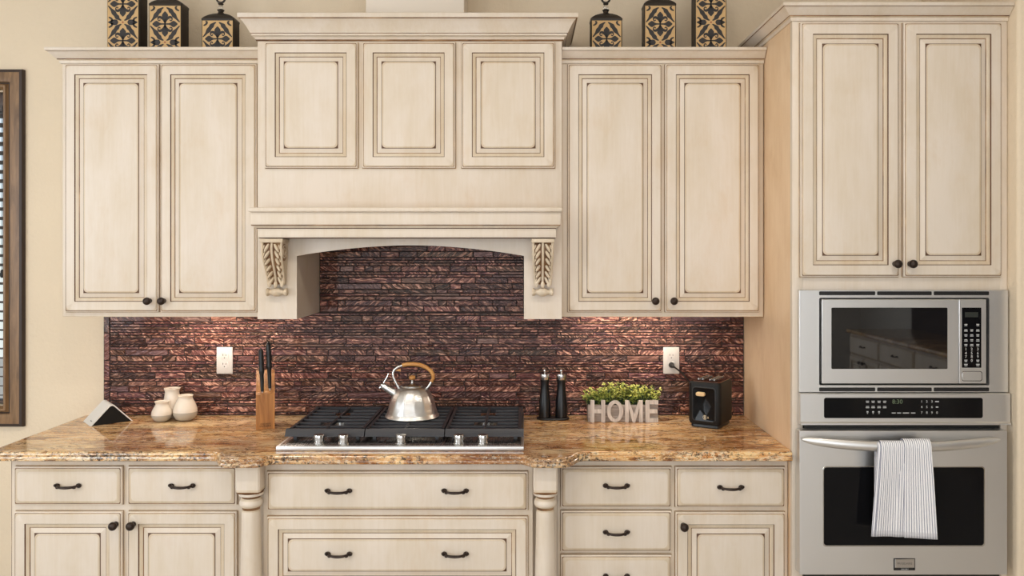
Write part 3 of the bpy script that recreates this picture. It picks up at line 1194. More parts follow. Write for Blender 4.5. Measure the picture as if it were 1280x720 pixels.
# right of the range
t = base_cabinet('cream base cabinet beside the oven, drawer stack left of one door', .118, .9635, BD)
mb = MB()
mb.box(.1185, .9635, -BD, -.002, .10, .884, C_, .0015)
mb.box(.1185, .9635, -BD + .07, -.002, 0, .0999, C_)
RS = [(.7087, .855), (.547, .695), (.387, .534), (.125, .374)]
for z0, z1 in RS:
    outline(mb, .1320, .5355, z0, z1, BD)
outline(mb, .5505, .950, .7087, .855, BD)
outline(mb, .5505, .950, .125, .690, BD)
mb.build('body', CG, t)
for (z0, z1), hz in zip(RS, (mz(609.5, .64), mz(668, .64), .46, .25)):
    drawer(t, .1320, .5355, z0, z1, BD + .002, [mx(771, .64)], hz)
drawer(t, .5505, .950, .7087, .855, BD + .002, [mx(914.5, .64)], mz(611.5, .64))
dr = door(t, .5505, .950, .125, .690, BD + .002)
knob(dr, mx(856, .65), mz(660, .65), BD + .0208)

# ------------------------------------------------------------------ granite worktop
CT = .920
plan = [(-1.947, -.0012), (-1.947, -.655), (-1.125, -.655), (-1.108, -.664), (-1.078, -.722), (-1.062, -.742), (-1.046, -.747), (-.945, -.747), (-.929, -.742), (-.914, -.722), (-.900, -.706), (-.884, -.700),
        (-.022, -.700), (-.006, -.706), (.008, -.722), (.023, -.742), (.039, -.747), (.135, -.747), (.151, -.742), (.168, -.722), (.196, -.664), (.213, -.655), (.9640, -.655), (.9640, -.0012)]
wts = [1.0] * (len(plan) - 2) + [0.0, 0.0]
prof = [(.014, .8856), (.005, .8860), (.0015, .888), (.0, .892), (.0, .898), (.0015, .9015), (.0055, .9035), (.0055, .9055), (.0035, .9085), (.0035, .911), (.0055, .9150), (.0095, .9185), (.0150, .9198), (.024, .920)]
mb = MB()
rings = []
for ins, zz in prof:
    pl = offset_line(plan, -ins, True, wts)
    rings.append([(p.x, p.y, zz) for p in pl])
mb.loft(rings, [1] * 11 + [0] * 2, 1, 0)
o = mb.build('countertop', [GRANITE, GRANITE_EDGE], None, smooth=30)
props(o, 'polished gold and brown granite countertop running along the wall', 'countertop')

# ------------------------------------------------------------------ gas cooktop
KX0, KX1 = -.9000, -.0035
ck = thing('gas_cooktop', 'stainless gas cooktop with black grates set on the granite', 'cooktop', ((KX0 + KX1) / 2, -.37, CT))
mb = MB()
mb.box(KX0, KX1, -.642, -.095, CT + .0005, CT + .0165, 0, .002)
mb.box(KX0 + .010, KX1 - .010, -.632, -.105, CT + .0160, CT + .0175, 1, .0006)
mb.build('body', [STEEL, STEEL_DARK], ck)
for px in (400, 430.5, 502, 574, 604):
    mb = MB()
    mb.lathe([(.0215, 0), (.0215, .003), (.0185, .0045), (.0185, .0175), (.0205, .0185), (.0208, .029), (.0195, .0315), (.010, .0328), (.001, .033)], (mx(px, .575), -.588, CT + .0176), 'Z', 28)
    mb.build('control_knob', CHROME, ck)
GZ = .980
grates = [(mx(356.5, .555), mx(455.2, .555)), (mx(456.4, .555), mx(555.2, .555)), (mx(556.4, .555), mx(654.5, .555))]
bys = [-.125 - (.548 - .125) * i / 7 for i in range(8)]
burner_pos = [[(.5, -.22), (.5, -.43)], [(.5, -.335)], [(.5, -.22), (.5, -.43)]]
for gi, (a, b) in enumerate(grates):
    mb = MB()
    w = b - a
    # sloped front rail
    mb.prism([(-.562, .9545), (-.562, .9565), (-.546, GZ), (-.534, GZ), (-.534, .9545)], 'X', a, b, 0)
    mb.prism([(-.116, .9545), (-.116, GZ), (-.128, GZ), (-.128, .9545)], 'X', a + .004, b - .004, 0)
    # side rails, the outer ones sloped
    for s, xx in ((1, a), (-1, b)):
        slope = .010 if (gi == 0 and s == 1) or (gi == 2 and s == -1) else .001
        mb.prism([(xx, .9545), (xx + s * slope, GZ), (xx + s * (slope + .011), GZ), (xx + s * (slope + .011), .9545)], 'Y', -.545, -.118, 0)
    xm = (a + b) / 2
    holes = [(a + f * w, y) for f, y in burner_pos[gi]]
    for y in bys[1:-1]:
        near = min(abs(y - hy) for _, hy in holes)
        rad = .075 if gi != 1 else .095
        if near < .045 and gi != 9:
            gap = .030 if near > .025 else .045
            mb.box(a + .010, xm - gap, y - .006, y + .006, GZ - .014, GZ - .0005, 0, .002)
            mb.box(xm + gap, b - .010, y - .006, y + .006, GZ - .014, GZ - .0005, 0, .002)
        else:
            mb.box(a + .010, b - .010, y - .006, y + .006, GZ - .014, GZ - .0005, 0, .002)
    mb.box(xm - .005, xm + .005, -.545, -.118, GZ - .013, GZ - .0002, 0, .002)
    for fx_ in (a + .03, b - .03):
        for fy in (-.525, -.14):
            mb.box(fx_ - .006, fx_ + .006, fy - .006, fy + .006, CT + .0176, .956, 0)
    mb.build('grate', IRON, ck)
    for hx, hy in holes:
        r = .042 if gi != 1 else .055
        mb = MB()
        mb.lathe([(r, 0), (r, .008), (r * .9, .011), (r * .6, .012), (.001, .012)], (hx, hy, CT + .0176), 'Z', 28, 0)
        mb.lathe([(r * .8, .012), (r * .84, .016), (r * .78, .021), (.001, .022)], (hx, hy, CT + .0176), 'Z', 28, 1)
        mb.build('burner', [CHROME, IRON], ck)

# ------------------------------------------------------------------ kettle
kx, ky, kz = mx(515.3, .325), -.325, GZ + .0004
ket = thing('tea_kettle', 'brushed steel tea kettle with wooden grip on the middle grate', 'kettle', (kx, ky, kz))


def flute(a, h):
    k = max(0, min(1, (h - .028) / .02)) * max(0, min(1, (.118 - h) / .02))
    return 1 - .030 * k * abs(math.sin(a * 7 + .2)) ** .8


mb = MB()
mb.lathe([(.090, 0), (.104, .001), (.108, .004), (.107, .007), (.102, .013), (.0985, .022), (.0975, .028), (.0955, .034), (.093, .050), (.088, .068), (.080, .086), (.069, .102), (.058, .114), (.050, .120), (.046, .1215), (.001, .1215)],
         (kx, ky, kz), 'Z', 84, 0, flute)
mb.build('body', STEEL_V, ket)
mb = MB()
mb.lathe([(.043, .1216), (.0455, .122), (.0455, .126), (.042, .129), (.030, .133), (.014, .1355), (.001, .136)], (kx, ky, kz), 'Z', 36, 0)
lid = mb.build('lid', CHROME, ket)
mb = MB()
mb.lathe([(.0062, .1355), (.0055, .144), (.006, .147)], (kx, ky, kz), 'Z', 16, 1)
mb.lathe([(.005, .147), (.0115, .150), (.0135, .156), (.0115, .162), (.006, .1645), (.001, .165)], (kx, ky, kz), 'Z', 20, 0)
mb.build('lid_knob', [HANDLE_WOOD, CHROME], lid)
mb = MB()
sp0, sp1 = Vector((kx - .060, ky, kz + .088)), Vector((kx - .112, ky, kz + .120))
mb.tube([sp0, sp0.lerp(sp1, .5), sp1], [.0185, .0150, .0125], 18, 0)
mb.tube([sp1, sp1.lerp(sp1 + (sp1 - sp0) * .12, 1)], [.0142, .0142], 18, 0)
spout = mb.build('spout', STEEL_V, ket)
mb = MB()
mb.ball(sp1 + Vector((-.007, 0, .006)), (.010, .012, .010), 0, 14, 8)
mb.tube([sp1 + Vector((-.004, 0, .012)), sp1 + Vector((.012, 0, .040)), sp1 + Vector((.017, 0, .052))], .0022, 8)
mb.tube([sp1 + Vector((-.010, 0, .004)), sp1 + Vector((-.019, 0, -.006))], .003, 8)
mb.build('whistle', CHROME, spout)
mb = MB()
arc = [(-.050, .104), (-.058, .122), (-.068, .142), (-.0765, .160), (-.077, .176), (-.070, .190), (-.056, .200)]
g = [(-.040, .2055), (-.020, .2095), (.005, .2105), (.030, .207), (.055, .198), (.074, .184), (.0835, .168), (.084, .154), (.077, .139)]
arc2 = [(.068, .124), (.056, .110)]
mb.tube([(kx + a, ky, kz + b) for a, b in arc + g + arc2], .0057, 12)
hnd = mb.build('handle', CHROME, ket)
mb = MB()
mb.tube([(kx + a, ky, kz + b) for a, b in g], [.0078, .0082, .0084, .0084, .0082, .0080, .0078, .0072, .0066], 14)
mb.build('grip', HANDLE_WOOD, hnd)
mb = MB()
mb.prism([(kx - .066, kz + .184), (kx - .047, kz + .193), (kx - .046, kz + .180), (kx - .052, kz + .182)], 'Y', ky - .004, ky + .004, 0)
mb.build('thumb_lever', HANDLE_WOOD, hnd)

# ------------------------------------------------------------------ knife block and its knives
bx0, bx1 = mx(320.5, .285), mx(343, .285)
KA = math.radians(17.5)
kb = thing('knife_block', 'brown wooden knife block standing left of the cooktop', 'knife block', ((bx0 + bx1) / 2, -.285, CT + .0005), None, KA)
mb = MB()
zb = CT + .0005
ys = [-.285, -.285, -.262, -.172, -.160, -.160]
zs = [zb, zb + .141, zb + .149, zb + .226, zb + .222, zb]
mb.prism(list(zip(ys, zs)), 'X', bx0, bx1, 0)
bmesh.ops.bevel(mb.bm, geom=list(mb.bm.edges), offset=.0012, segments=1, affect='EDGES')
mb.build('body', OAK, kb)
mb = MB()
mb.text('CHICAGO', .0085, ((bx0 + bx1) / 2, -.2854, zb + .022), 0)
mb.text('CUTLERY', .0105, ((bx0 + bx1) / 2, -.2854, zb + .013), 0)
mb.build('stamp', plain('burnt_stamp', srgb(58, 34, 18), 0.7), kb, smooth=0)


def knife(label, lx, ly, ln, s):
    """lx, ly: where the blade enters the sloped top, in the block's own frame"""
    zl = zb + .149 + (ly - .023) * (.077 / .090)
    c_, s_ = math.cos(KA), math.sin(KA)
    X0 = (bx0 + bx1) / 2 + lx * c_ - ly * s_
    Y0 = -.285 + lx * s_ + ly * c_
    t = thing('kitchen_knife', label, 'knife', (X0, Y0, zl), 'knives in the wooden block', KA)
    a, b = Vector((0, 0, .0008)), Vector((-.006, .008, ln))
    L = [(.0, .0075), (.10, .0082), (.25, .0094), (.40, .0104), (.44, .0135), (.50, .0140), (.57, .0112), (.64, .0132), (.70, .0112), (.77, .0132), (.83, .0115), (.90, .0125), (.96, .0100), (.985, .005), (1.0, .002)]
    mb = MB()
    mb.tube([a.lerp(b, q) for q, _ in L], [r * s for _, r in L], 14, 0, (.82, 1.0))
    hd_ = mb.build('handle', BLACK, t, local=True)
    mb = MB()
    mb.box(-.0012, .0012, -.0100, .0100, -.012, .0012)
    mb.build('blade', CHROME, t, local=True)
    return t


knife('black handled knife in the wooden block, the shorter of the two', -.012, .024, .176, 1.0)
knife('black handled knife in the wooden block, the taller of the two', .017, .036, .190, 1.04)

# ------------------------------------------------------------------ white jars


def jar(name, label, px, d, prof, split, tilt):
    X0 = mx(px, d)
    t = thing(name, label, 'vase', (X0, -d, CT + .0005), 'small white ceramic vases')
    full = [(r, h) for r, h in prof]
    mb = MB()

    def md(a, h):
        return 1.0
    mats = [1 if full[i + 1][1] <= split else 0 for i in range(len(full) - 1)]
    mb.lathe(full, (X0, -d, CT + .0005), 'Z', 40, 0, None, None, mats)
    mb.build('vessel', [CERAMIC, CERAMIC_GREY], t)
    mb = MB()
    rt = full[-1][0]
    zt_ = full[-1][1]
    mb.lathe([(rt, zt_ - .0004), (rt + .0012, zt_ + .0015), (rt, zt_ + .003), (rt - .0035, zt_ + .003), (rt - .0045, zt_ + .0005), (rt - .005, zt_ - .004), (.001, zt_ - .006)], (X0, -d, CT + .0005), 'Z', 40, 0)
    mb.build('rim', CERAMIC, t)


jar('ceramic_vase', 'tall white ceramic vase standing behind the two smaller ones', 215.2, .052,
    [(.022, 0), (.030, .002), (.037, .012), (.040, .028), (.039, .046), (.0365, .065), (.033, .085), (.030, .103), (.0290, .113), (.0305, .120), (.033, .1255)], .030, 0)
jar('ceramic_vase', 'smallest squat white vase with grey base, leftmost of the trio', 202.3, .130,
    [(.016, 0), (.022, .001), (.032, .008), (.0400, .020), (.0425, .030), (.0405, .042), (.036, .053), (.0295, .064), (.0255, .071), (.0250, .075), (.0270, .080), (.0290, .083)], .031, 0)
jar('ceramic_vase', 'round white vase with grey base, rightmost of the trio', 231.6, .108,
    [(.020, 0), (.028, .001), (.040, .010), (.0480, .024), (.0495, .038), (.0475, .052), (.042, .068), (.035, .083), (.0300, .093), (.0290, .097), (.0300, .102), (.0310, .105)], .039, 0)

# ------------------------------------------------------------------ wedge-shaped smart display
wd = thing('smart_display', 'white wedge-shaped device with black end at the counter end', 'smart display', (-1.772, -.1235, CT + .0005), None, 0)
ax = Vector((.119, .109)).normalized()       # along the open triangle, to the right and back
dv = Vector((-.123, .15)).normalized()       # along the ridge, to the left and back
W2, D2, H2 = .083, .067, .0865
Mw = Matrix(((ax.x, dv.x, 0, 0), (ax.y, dv.y, 0, 0), (0, 0, 1, 0), (0, 0, 0, 1)))


def tent(inset, h0):
    w = W2 - inset
    H = H2 - inset * 1.1
    pts = [(-w, h0), (w, h0)]
    # slope, rounded apex
    r = .014
    n = 7
    sl = math.atan2(H, w)
    pts += [(w * (1 - .80), H * .80)] if False else []
    for k in range(n + 1):
        a = PI / 2 - (PI / 2 - sl) * 0 + (0)
    up = []
    cy = H - r / math.cos(sl) * 1.0
    for k in range(n + 1):
        an = (PI / 2 - sl) + (2 * sl) * k / n
        up.append((r * math.cos(an), cy + r * math.sin(an)))
    return [(w, h0)] + up + [(-w, h0)]


o_ = tent(0, .0)
i_ = tent(.006, .0)
mb = MB()
# outer shell: a folded sheet with thickness
sh = o_ + list(reversed(i_))
A = [(u, -D2, v) for u, v in sh]
B = [(u, D2, v) for u, v in sh]
mb.loft([A, B], 0, 0, 0)
mb.xf(Mw)
mb.build('shell', DEVICE_WHITE, wd, local=True)
mb = MB()
q = tent(.0065, .0)
mb.loft([[(u, -D2 + .002, v) for u, v in q], [(u, D2 - .002, v) for u, v in q]], 0, 0, 0)
mb.xf(Mw)
mb.build('screen_body', BLACK_MATTE, wd, local=True)
mb = MB()
for k in range(2):
    u = -W2 * .93 + .004
    zc = .012
    mb.box(-W2 + .010, -W2 + .013, -D2 + .030 + k * .012, -D2 + .037 + k * .012, .0125, .0165, 0, .001)
mb.xf(Mw)
mb.build('side_button', plain('grey_button', srgb(150, 150, 150), 0.5), wd, local=True)


# ------------------------------------------------------------------ wall outlets
def outlet(label, px):
    X0, Z0 = mx(px, .012), mz(450.5, .012)
    t = thing('wall_outlet', label, 'outlet', (X0, -.0102, Z0), 'white duplex outlets on the mosaic')
    mb = MB()
    mb.box(X0 - .0352, X0 + .0352, -.0155, -.0104, Z0 - .0585, Z0 + .0585, 0, .002)
    mb.build('cover_plate', PLASTIC_WHITE, t)
    for s in (1, -1):
        zc = Z0 + s * .0195
        mb = MB()
        pts = []
        for k in range(24):
            a = 2 * PI * k / 24
            pts.append((X0 + .0172 * math.cos(a), zc + max(-.0125, min(.0125, .0172 * math.sin(a)))))
        mb.prism(pts, 'Y', -.0168, -.0150, 0)
        for dx, hh in ((-.0065, .0042), (.0065, .0034)):
            mb.box(X0 + dx - .0011, X0 + dx + .0011, -.0171, -.0160, zc + .001, zc + .001 + 2 * hh, 1)
        mb.lathe([(.0025, 0), (.0025, .0011)], (X0, -.0160, zc - .0075), 'Y', 12, 1)
        mb.build('socket', [PLASTIC_WHITE, PLASTIC_SHADE], t)
    mb = MB().lathe([(.003, 0), (.003, .001), (.001, .0013)], (X0, -.0155, Z0), 'Y', 12, 0)
    mb.build('plate_screw', PLASTIC_WHITE, t)
    return X0, Z0


outlet('white wall outlet with empty sockets above the white vases', 281)
OXc, OZc = outlet('white wall outlet with a black plug in its lower socket', 839)

# ------------------------------------------------------------------ pepper and salt mills on a tray
tr = MB()
txc, tyc = mx(691.3, .085), -.085
ring = []
for zz, k in ((0, -.003), (.002, 0), (.0075, 0), (.009, -.0015)):
    pts = []
    for cx_, st in ((.040, -PI / 2), (-.040, PI / 2)):
        for q in range(13):
            a = st + PI * q / 12
            pts.append((txc + cx_ + (.031 + k) * math.cos(a), tyc + (.031 + k) * math.sin(a), CT + .0005 + zz))
    ring.append(pts)
tr.loft(ring, 0, 0, 0)
o = tr.build('mill_tray', BLACK, None)
props(o, 'flat black rounded tray under the two black mills', 'tray')


def mill(label, px):
    X0 = mx(px, .085)
    zz = CT + .0098
    t = thing('pepper_mill', label, 'pepper mill', (X0, tyc, zz), 'black spice mills on the tray')
    mb = MB()
    mb.lathe([(.0240, 0), (.0260, .001), (.0262, .012), (.0260, .035), (.0250, .055), (.0228, .078), (.0200, .100), (.0182, .118), (.0176, .135), (.0182, .150), (.0195, .158), (.0195, .160), (.001, .160)], (X0, tyc, zz), 'Z', 32)
    mb.build('body', MILL_BLACK, t)
    mb = MB()
    mb.lathe([(.0190, .1602), (.0205, .1615), (.0215, .170), (.0222, .181), (.0215, .185), (.012, .187), (.005, .188), (.001, .188)], (X0, tyc, zz), 'Z', 32)
    hd_ = mb.build('head', CHROME, t)
    mb = MB()
    mb.lathe([(.0038, .1875), (.0038, .192), (.0062, .195), (.0072, .199), (.0058, .2035), (.001, .205)], (X0, tyc, zz), 'Z', 16)
    mb.build('top_nut', CHROME, hd_)


mill('black mill with steel head, the one nearer the cooktop', 680.9)
mill('black mill with steel head, the one nearer the leafy planter', 701.6)

# ------------------------------------------------------------------ HOME planter
px0, px1, pyf = mx(735.6, .150), mx(823, .150), -.150
pl = thing('planter_box', 'whitewashed wooden planter box spelling HOME on the counter', 'planter', ((px0 + px1) / 2, -.11, CT + .0005))
pz = CT + .0005
mb = MB()
th = .006
bh = .072
mb.box(px0, px1, pyf + .010, pyf + .010 + th, pz, pz + bh, 0, .001)
mb.box(px0, px1, -.068, -.062, pz, pz + bh, 0, .001)
mb.box(px0, px0 + th, pyf + .0162, -.0682, pz, pz + bh, 0, .001)
mb.box(px1 - th, px1, pyf + .0162, -.0682, pz, pz + bh, 0, .001)
mb.box(px0 + th, px1 - th, pyf + .0162, -.0682, pz, pz + .006, 0)
mb.build('box', WASHED2, pl)
MB().box(px0 + th + .0002, px1 - th - .0002, pyf + .0164, -.0684, pz + .0062, pz + .058, 0).build('moss', SOIL, pl, smooth=0)
LH = .0925
y0_, y1_ = pyf, pyf + .0098


def letter(polys, name='letter'):
    mb = MB()
    for poly in polys:
        mb.prism([(x, pz + v) for x, v in poly], 'Y', y0_, y1_, 0)
    return mb.build(name, WASHED, pl, smooth=30)


def R_(x0, x1, v0, v1):
    return [(x0, v0), (x1, v0), (x1, v1), (x0, v1)]


def LX(z):
    return mx(660 + z / 7.111, .150)


a, b = LX(556), LX(686)
sw = (b - a) * .27
letter([R_(a, a + sw, 0, LH), R_(b - sw, b, 0, LH), R_(a + sw, b - sw, LH * .41, LH * .59)])
a, b = LX(703), LX(846)
mb = MB()
oc, ow = (a + b) / 2, (b - a) / 2
K = 36
out = [(oc + ow * math.cos(2 * PI * k / K), pz + LH / 2 + LH / 2 * math.sin(2 * PI * k / K)) for k in range(K)]
inn = [(oc + (ow - sw * .92) * math.cos(2 * PI * k / K), pz + LH / 2 + (LH / 2 - sw * .85) * math.sin(2 * PI * k / K)) for k in range(K)]
mb.loft([[(x, y0_, v) for x, v in out], [(x, y1_, v) for x, v in out], [(x, y1_, v) for x, v in inn], [(x, y0_, v) for x, v in inn], [(x, y0_, v) for x, v in out]], 0)
bmesh.ops.remove_doubles(mb.bm, verts=mb.bm.verts, dist=1e-6)
mb.build('letter', WASHED, pl, smooth=30)
a, b = LX(864), LX(1021)
m_ = (a + b) / 2
s2 = (b - a) * .23
letter([[(a, 0), (a + s2 * .9, 0), (a + s2 * .9, LH), (a, LH)], [(b - s2 * .9, 0), (b, 0), (b, LH), (b - s2 * .9, LH)],
        [(a + s2 * .9, LH), (a + s2 * .9, LH * .62), (m_ - s2 * .32, 0), (m_ + s2 * .32, 0), (b - s2 * .9, LH * .62), (b - s2 * .9, LH), (b - s2 * .95, LH), (m_, LH * .36), (a + s2 * .95, LH)]])
a, b = LX(1045), LX(1158)
s3 = LH * .185
letter([R_(a, a + sw * 1.05, 0, LH), R_(a + sw * 1.05, b, 0, s3), R_(a + sw * 1.05, b, LH - s3, LH), R_(a + sw * 1.05, b - .004, LH / 2 - s3 / 2, LH / 2 + s3 / 2)])
# foliage: many small stems with oval leaves
mb = MB()
st = MB()
rnd = random.Random(3)


def leaf(p, d, up, L, W, m):
    s = d.cross(up).normalized()
    v = [p, p + d * L * .35 + s * W + up * .0004, p + d * L * .75 + s * W * .8, p + d * L, p + d * L * .75 - s * W * .8, p + d * L * .35 - s * W]
    c = p + d * L * .5 - up * W * .45
    vs = [mb.bm.verts.new(q_) for q_ in v]
    cv = mb.bm.verts.new(c)
    for k in range(6):
        f = mb.bm.faces.new((vs[k], vs[(k + 1) % 6], cv))
        f.material_index = m


for i in range(150):
    fx = rnd.random()
    x = px0 + .014 + (px1 - px0 - .028) * fx
    y = rnd.uniform(pyf + .020, -.072)
    base = Vector((x, y, pz + .056))
    edge = (fx - .5) * 2
    h = rnd.uniform(.055, .105) * (1 - .18 * abs(edge)) * (1.08 if .3 < fx < .5 else 1)
    tip = base + Vector((edge * .030 + rnd.uniform(-.018, .018), rnd.uniform(-.022, .010), h))
    st.tube([base, base.lerp(tip, .5) + Vector((rnd.uniform(-.003, .003), 0, 0)), tip], [.0010, .0008, .0005], 5)
    n = 12
    for k in range(n):
        t_ = .10 + .92 * k / n
        p = base.lerp(tip, t_)
        for q in range(2):
            ang = rnd.uniform(0, 2 * PI)
            d = Vector((math.cos(ang), math.sin(ang), rnd.uniform(.0, .9))).normalized()
            up = Vector((rnd.uniform(-.5, .5), rnd.uniform(-.9, .1), 1)).normalized()
            zt_ = (p.z - pz) / .16
            pr = rnd.random()
            if zt_ > .62:
                m = 0 if pr < .62 else (1 if pr < .9 else 2)
            elif zt_ > .5:
                m = 0 if pr < .22 else (1 if pr < .62 else 2)
            else:
                m = 1 if pr < .2 else 2
            leaf(p, d, up, rnd.uniform(.010, .017), rnd.uniform(.0030, .0048), m)
fol = mb.build('foliage', [LEAF_LIGHT, LEAF_MID, LEAF_DARK], pl, smooth=0, normals=False)
st.build('stems', LEAF_DARK, fol)

# ------------------------------------------------------------------ toaster
tz = CT + .0005
tx, ty = .7745, -.1925
toa = thing('toaster', 'black toaster with cream lever plugged in beside the oven cabinet', 'toaster', (tx, ty, tz), None, math.radians(-31.5))
# local frame: front faces -y; width along x
TW, TL, TH = .0685, .0850, .190


def rect_ring(w, l, r, z, n=6):
    pts = []
    for cx_, cy_, st_ in ((w - r, -l + r, -PI / 2), (w - r, l - r, 0), (-w + r, l - r, PI / 2), (-w + r, -l + r, PI)):
        for k in range(n):
            a = st_ + PI / 2 * k / (n - 1)
            pts.append((cx_ + r * math.cos(a), cy_ + r * math.sin(a), z))
    return pts


mb = MB()
mb.loft([rect_ring(TW - .010, TL - .010, .014, .012), rect_ring(TW - .003, TL - .003, .018, .016), rect_ring(TW, TL, .020, .026), rect_ring(TW, TL, .020, TH - .014), rect_ring(TW - .002, TL - .002, .020, TH - .007), rect_ring(TW - .006, TL - .006, .018, TH - .003)], 0, 0, 0)
mb.build('body', BLACK_MATTE, toa, local=True, smooth=40)
mb = MB()
mb.loft([rect_ring(TW - .012, TL - .012, .014, 0), rect_ring(TW - .008, TL - .008, .014, .003), rect_ring(TW - .010, TL - .010, .014, .0118)], 0, 0, 0)
mb.build('base', BLACK, toa, local=True)
mb = MB()
mb.loft([rect_ring(TW - .006, TL - .006, .018, TH - .0029), rect_ring(TW - .006, TL - .006, .018, TH), rect_ring(TW - .009, TL - .009, .016, TH + .0015)], 0, 0, 0)
tp = mb.build('top_plate', plain('polished_dark_top', srgb(120, 92, 82), 0.14, 0.9), toa, local=True)
for s in (-1, 1):
    mb = MB()
    xs = s * .024
    mb.box(xs - .0125, xs + .0125, -.055, .065, TH + .0012, TH + .0022, 0)
    for q in (-1, 1):
        mb.tube([(xs + q * .0095, -.052, TH + .006), (xs + q * .0095, .062, TH + .006)], .0022, 8, 1)
        for yy in (-.052, .005, .062):
            mb.tube([(xs + q * .0095, yy, TH + .001), (xs + q * .0095, yy, TH + .006)], .0018, 6, 1)
    for yy in (-.045, -.02, .005, .03, .055):
        mb.tube([(xs - .009, yy, TH + .0055), (xs + .009, yy, TH + .0055)], .0013, 6, 1)
    mb.build('bread_slot', [BLACK, CHROME], tp, local=True)
mb = MB()
mb.panel(-.050, .050, .026, TH - .022, -TL + .0008, [(0, 0, .014, 0), (0, .0022, .014, 0), (.003, .0032, .012, 0), (.0042, .0026, .012, 1)], 1, back=False, nc=8)
mb.build('control_face', [BLACK, GLASS_BLACK], toa, local=True)
mb = MB()
mb.panel(-.0290, .0090, TH - .058, TH - .0420, -TL - .0045, [(0, 0, .0078, 0), (0, .010, .0078, 0), (.0025, .013, .0055, 0)], 0, nc=8)
mb.box(-.013, -.007, -TL - .0046, -TL - .0016, TH - .053, TH - .047, 1)
o = mb.build('lever', [plain('cream_lever', srgb(232, 200, 150), 0.4), BLACK], toa, local=True)
o['label'] = 'cream pill-shaped lever'
mb = MB()
mb.text('B', .022, (.006, -TL - .0022, .045), 0)
mb.tube([(.006 + .009 * math.cos(a * PI / 9), -TL - .0024, .045 + .009 * math.sin(a * PI / 9)) for a in range(3, 16)], .0006, 5, 0)
mb.tube([(.017, -TL - .0024, .041), (.017, -TL - .0024, .049), (.0195, -TL - .0024, .049), (.0205, -TL - .0024, .041)], .0009, 5, 0)
mb.build('emblem', plain('pale_gold_emblem', srgb(206, 190, 160), 0.35, 0.4), toa, local=True)
# cord: in the toaster's own frame, from its back to the plug in the outlet
Mi = (Matrix.Translation((tx, ty, tz)) @ Matrix.Rotation(math.radians(-31.5), 4, 'Z')).inverted()
mb = MB()
zc = OZc - .0195
plug = [Mi @ Vector(p) for p in ((OXc, -.0172, zc), (OXc, -.024, zc), (OXc, -.036, zc - .001), (OXc + .006, -.046, zc - .004), (OXc + .020, -.048, zc - .014), (OXc + .045, -.045, zc - .034), (OXc + .075, -.040, zc - .070), (OXc + .10, -.038, zc - .13), (OXc + .13, -.046, CT + .03), (OXc + .165, -.068, CT + .022))]
mb.tube(plug[3:], [.0034] * (len(plug) - 3), 8)
cord = mb.build('power_cord', CORD_BLACK, toa, local=True)
mb = MB()
mb.tube(plug[:4], [.0125, .0125, .0095, .0050], 12)
mb.build('plug', CORD_BLACK, cord, local=True)


# ------------------------------------------------------------------ patterned canisters on the cabinet tops
def ribbon(mb, pts, wid, M, m=1, h=.0006):
    """a flat inlaid stroke of varying width; pts are (u, v) on a face, M maps (u, v, out) to space"""
    n = len(pts)
    L, Rr = [], []
    for i in range(n):
        a, b = Vector(pts[max(0, i - 1)]), Vector(pts[min(n - 1, i + 1)])
        d = (b - a).normalized()
        nn = Vector((-d.y, d.x))
        w = wid[i] if isinstance(wid, (list, tuple)) else wid
        L.append(Vector(pts[i]) + nn * w)
        Rr.append(Vector(pts[i]) - nn * w)
    vl = [mb.bm.verts.new(M @ Vector((p.x, p.y, h))) for p in L]
    vr = [mb.bm.verts.new(M @ Vector((p.x, p.y, h))) for p in Rr]
    for i in range(n - 1):
        mb.face((vl[i], vl[i + 1], vr[i + 1], vr[i]), m)


def bez(p0, p1, p2, p3, n=10):
    out = []
    for i in range(n + 1):
        t = i / n
        out.append(tuple(p0[k] * (1 - t) ** 3 + 3 * p1[k] * t * (1 - t) ** 2 + 3 * p2[k] * t * t * (1 - t) + p3[k] * t ** 3 for k in (0, 1)))
    return out


def clip_pts(pts, wid, u0, u1, v0, v1):
    runs, cur = [], []
    for p, w in zip(pts, wid):
        if u0 <= p[0] <= u1 and v0 <= p[1] <= v1:
            cur.append((p, w))
        else:
            if len(cur) > 1:
                runs.append(cur)
            cur = []
    if len(cur) > 1:
        runs.append(cur)
    return runs


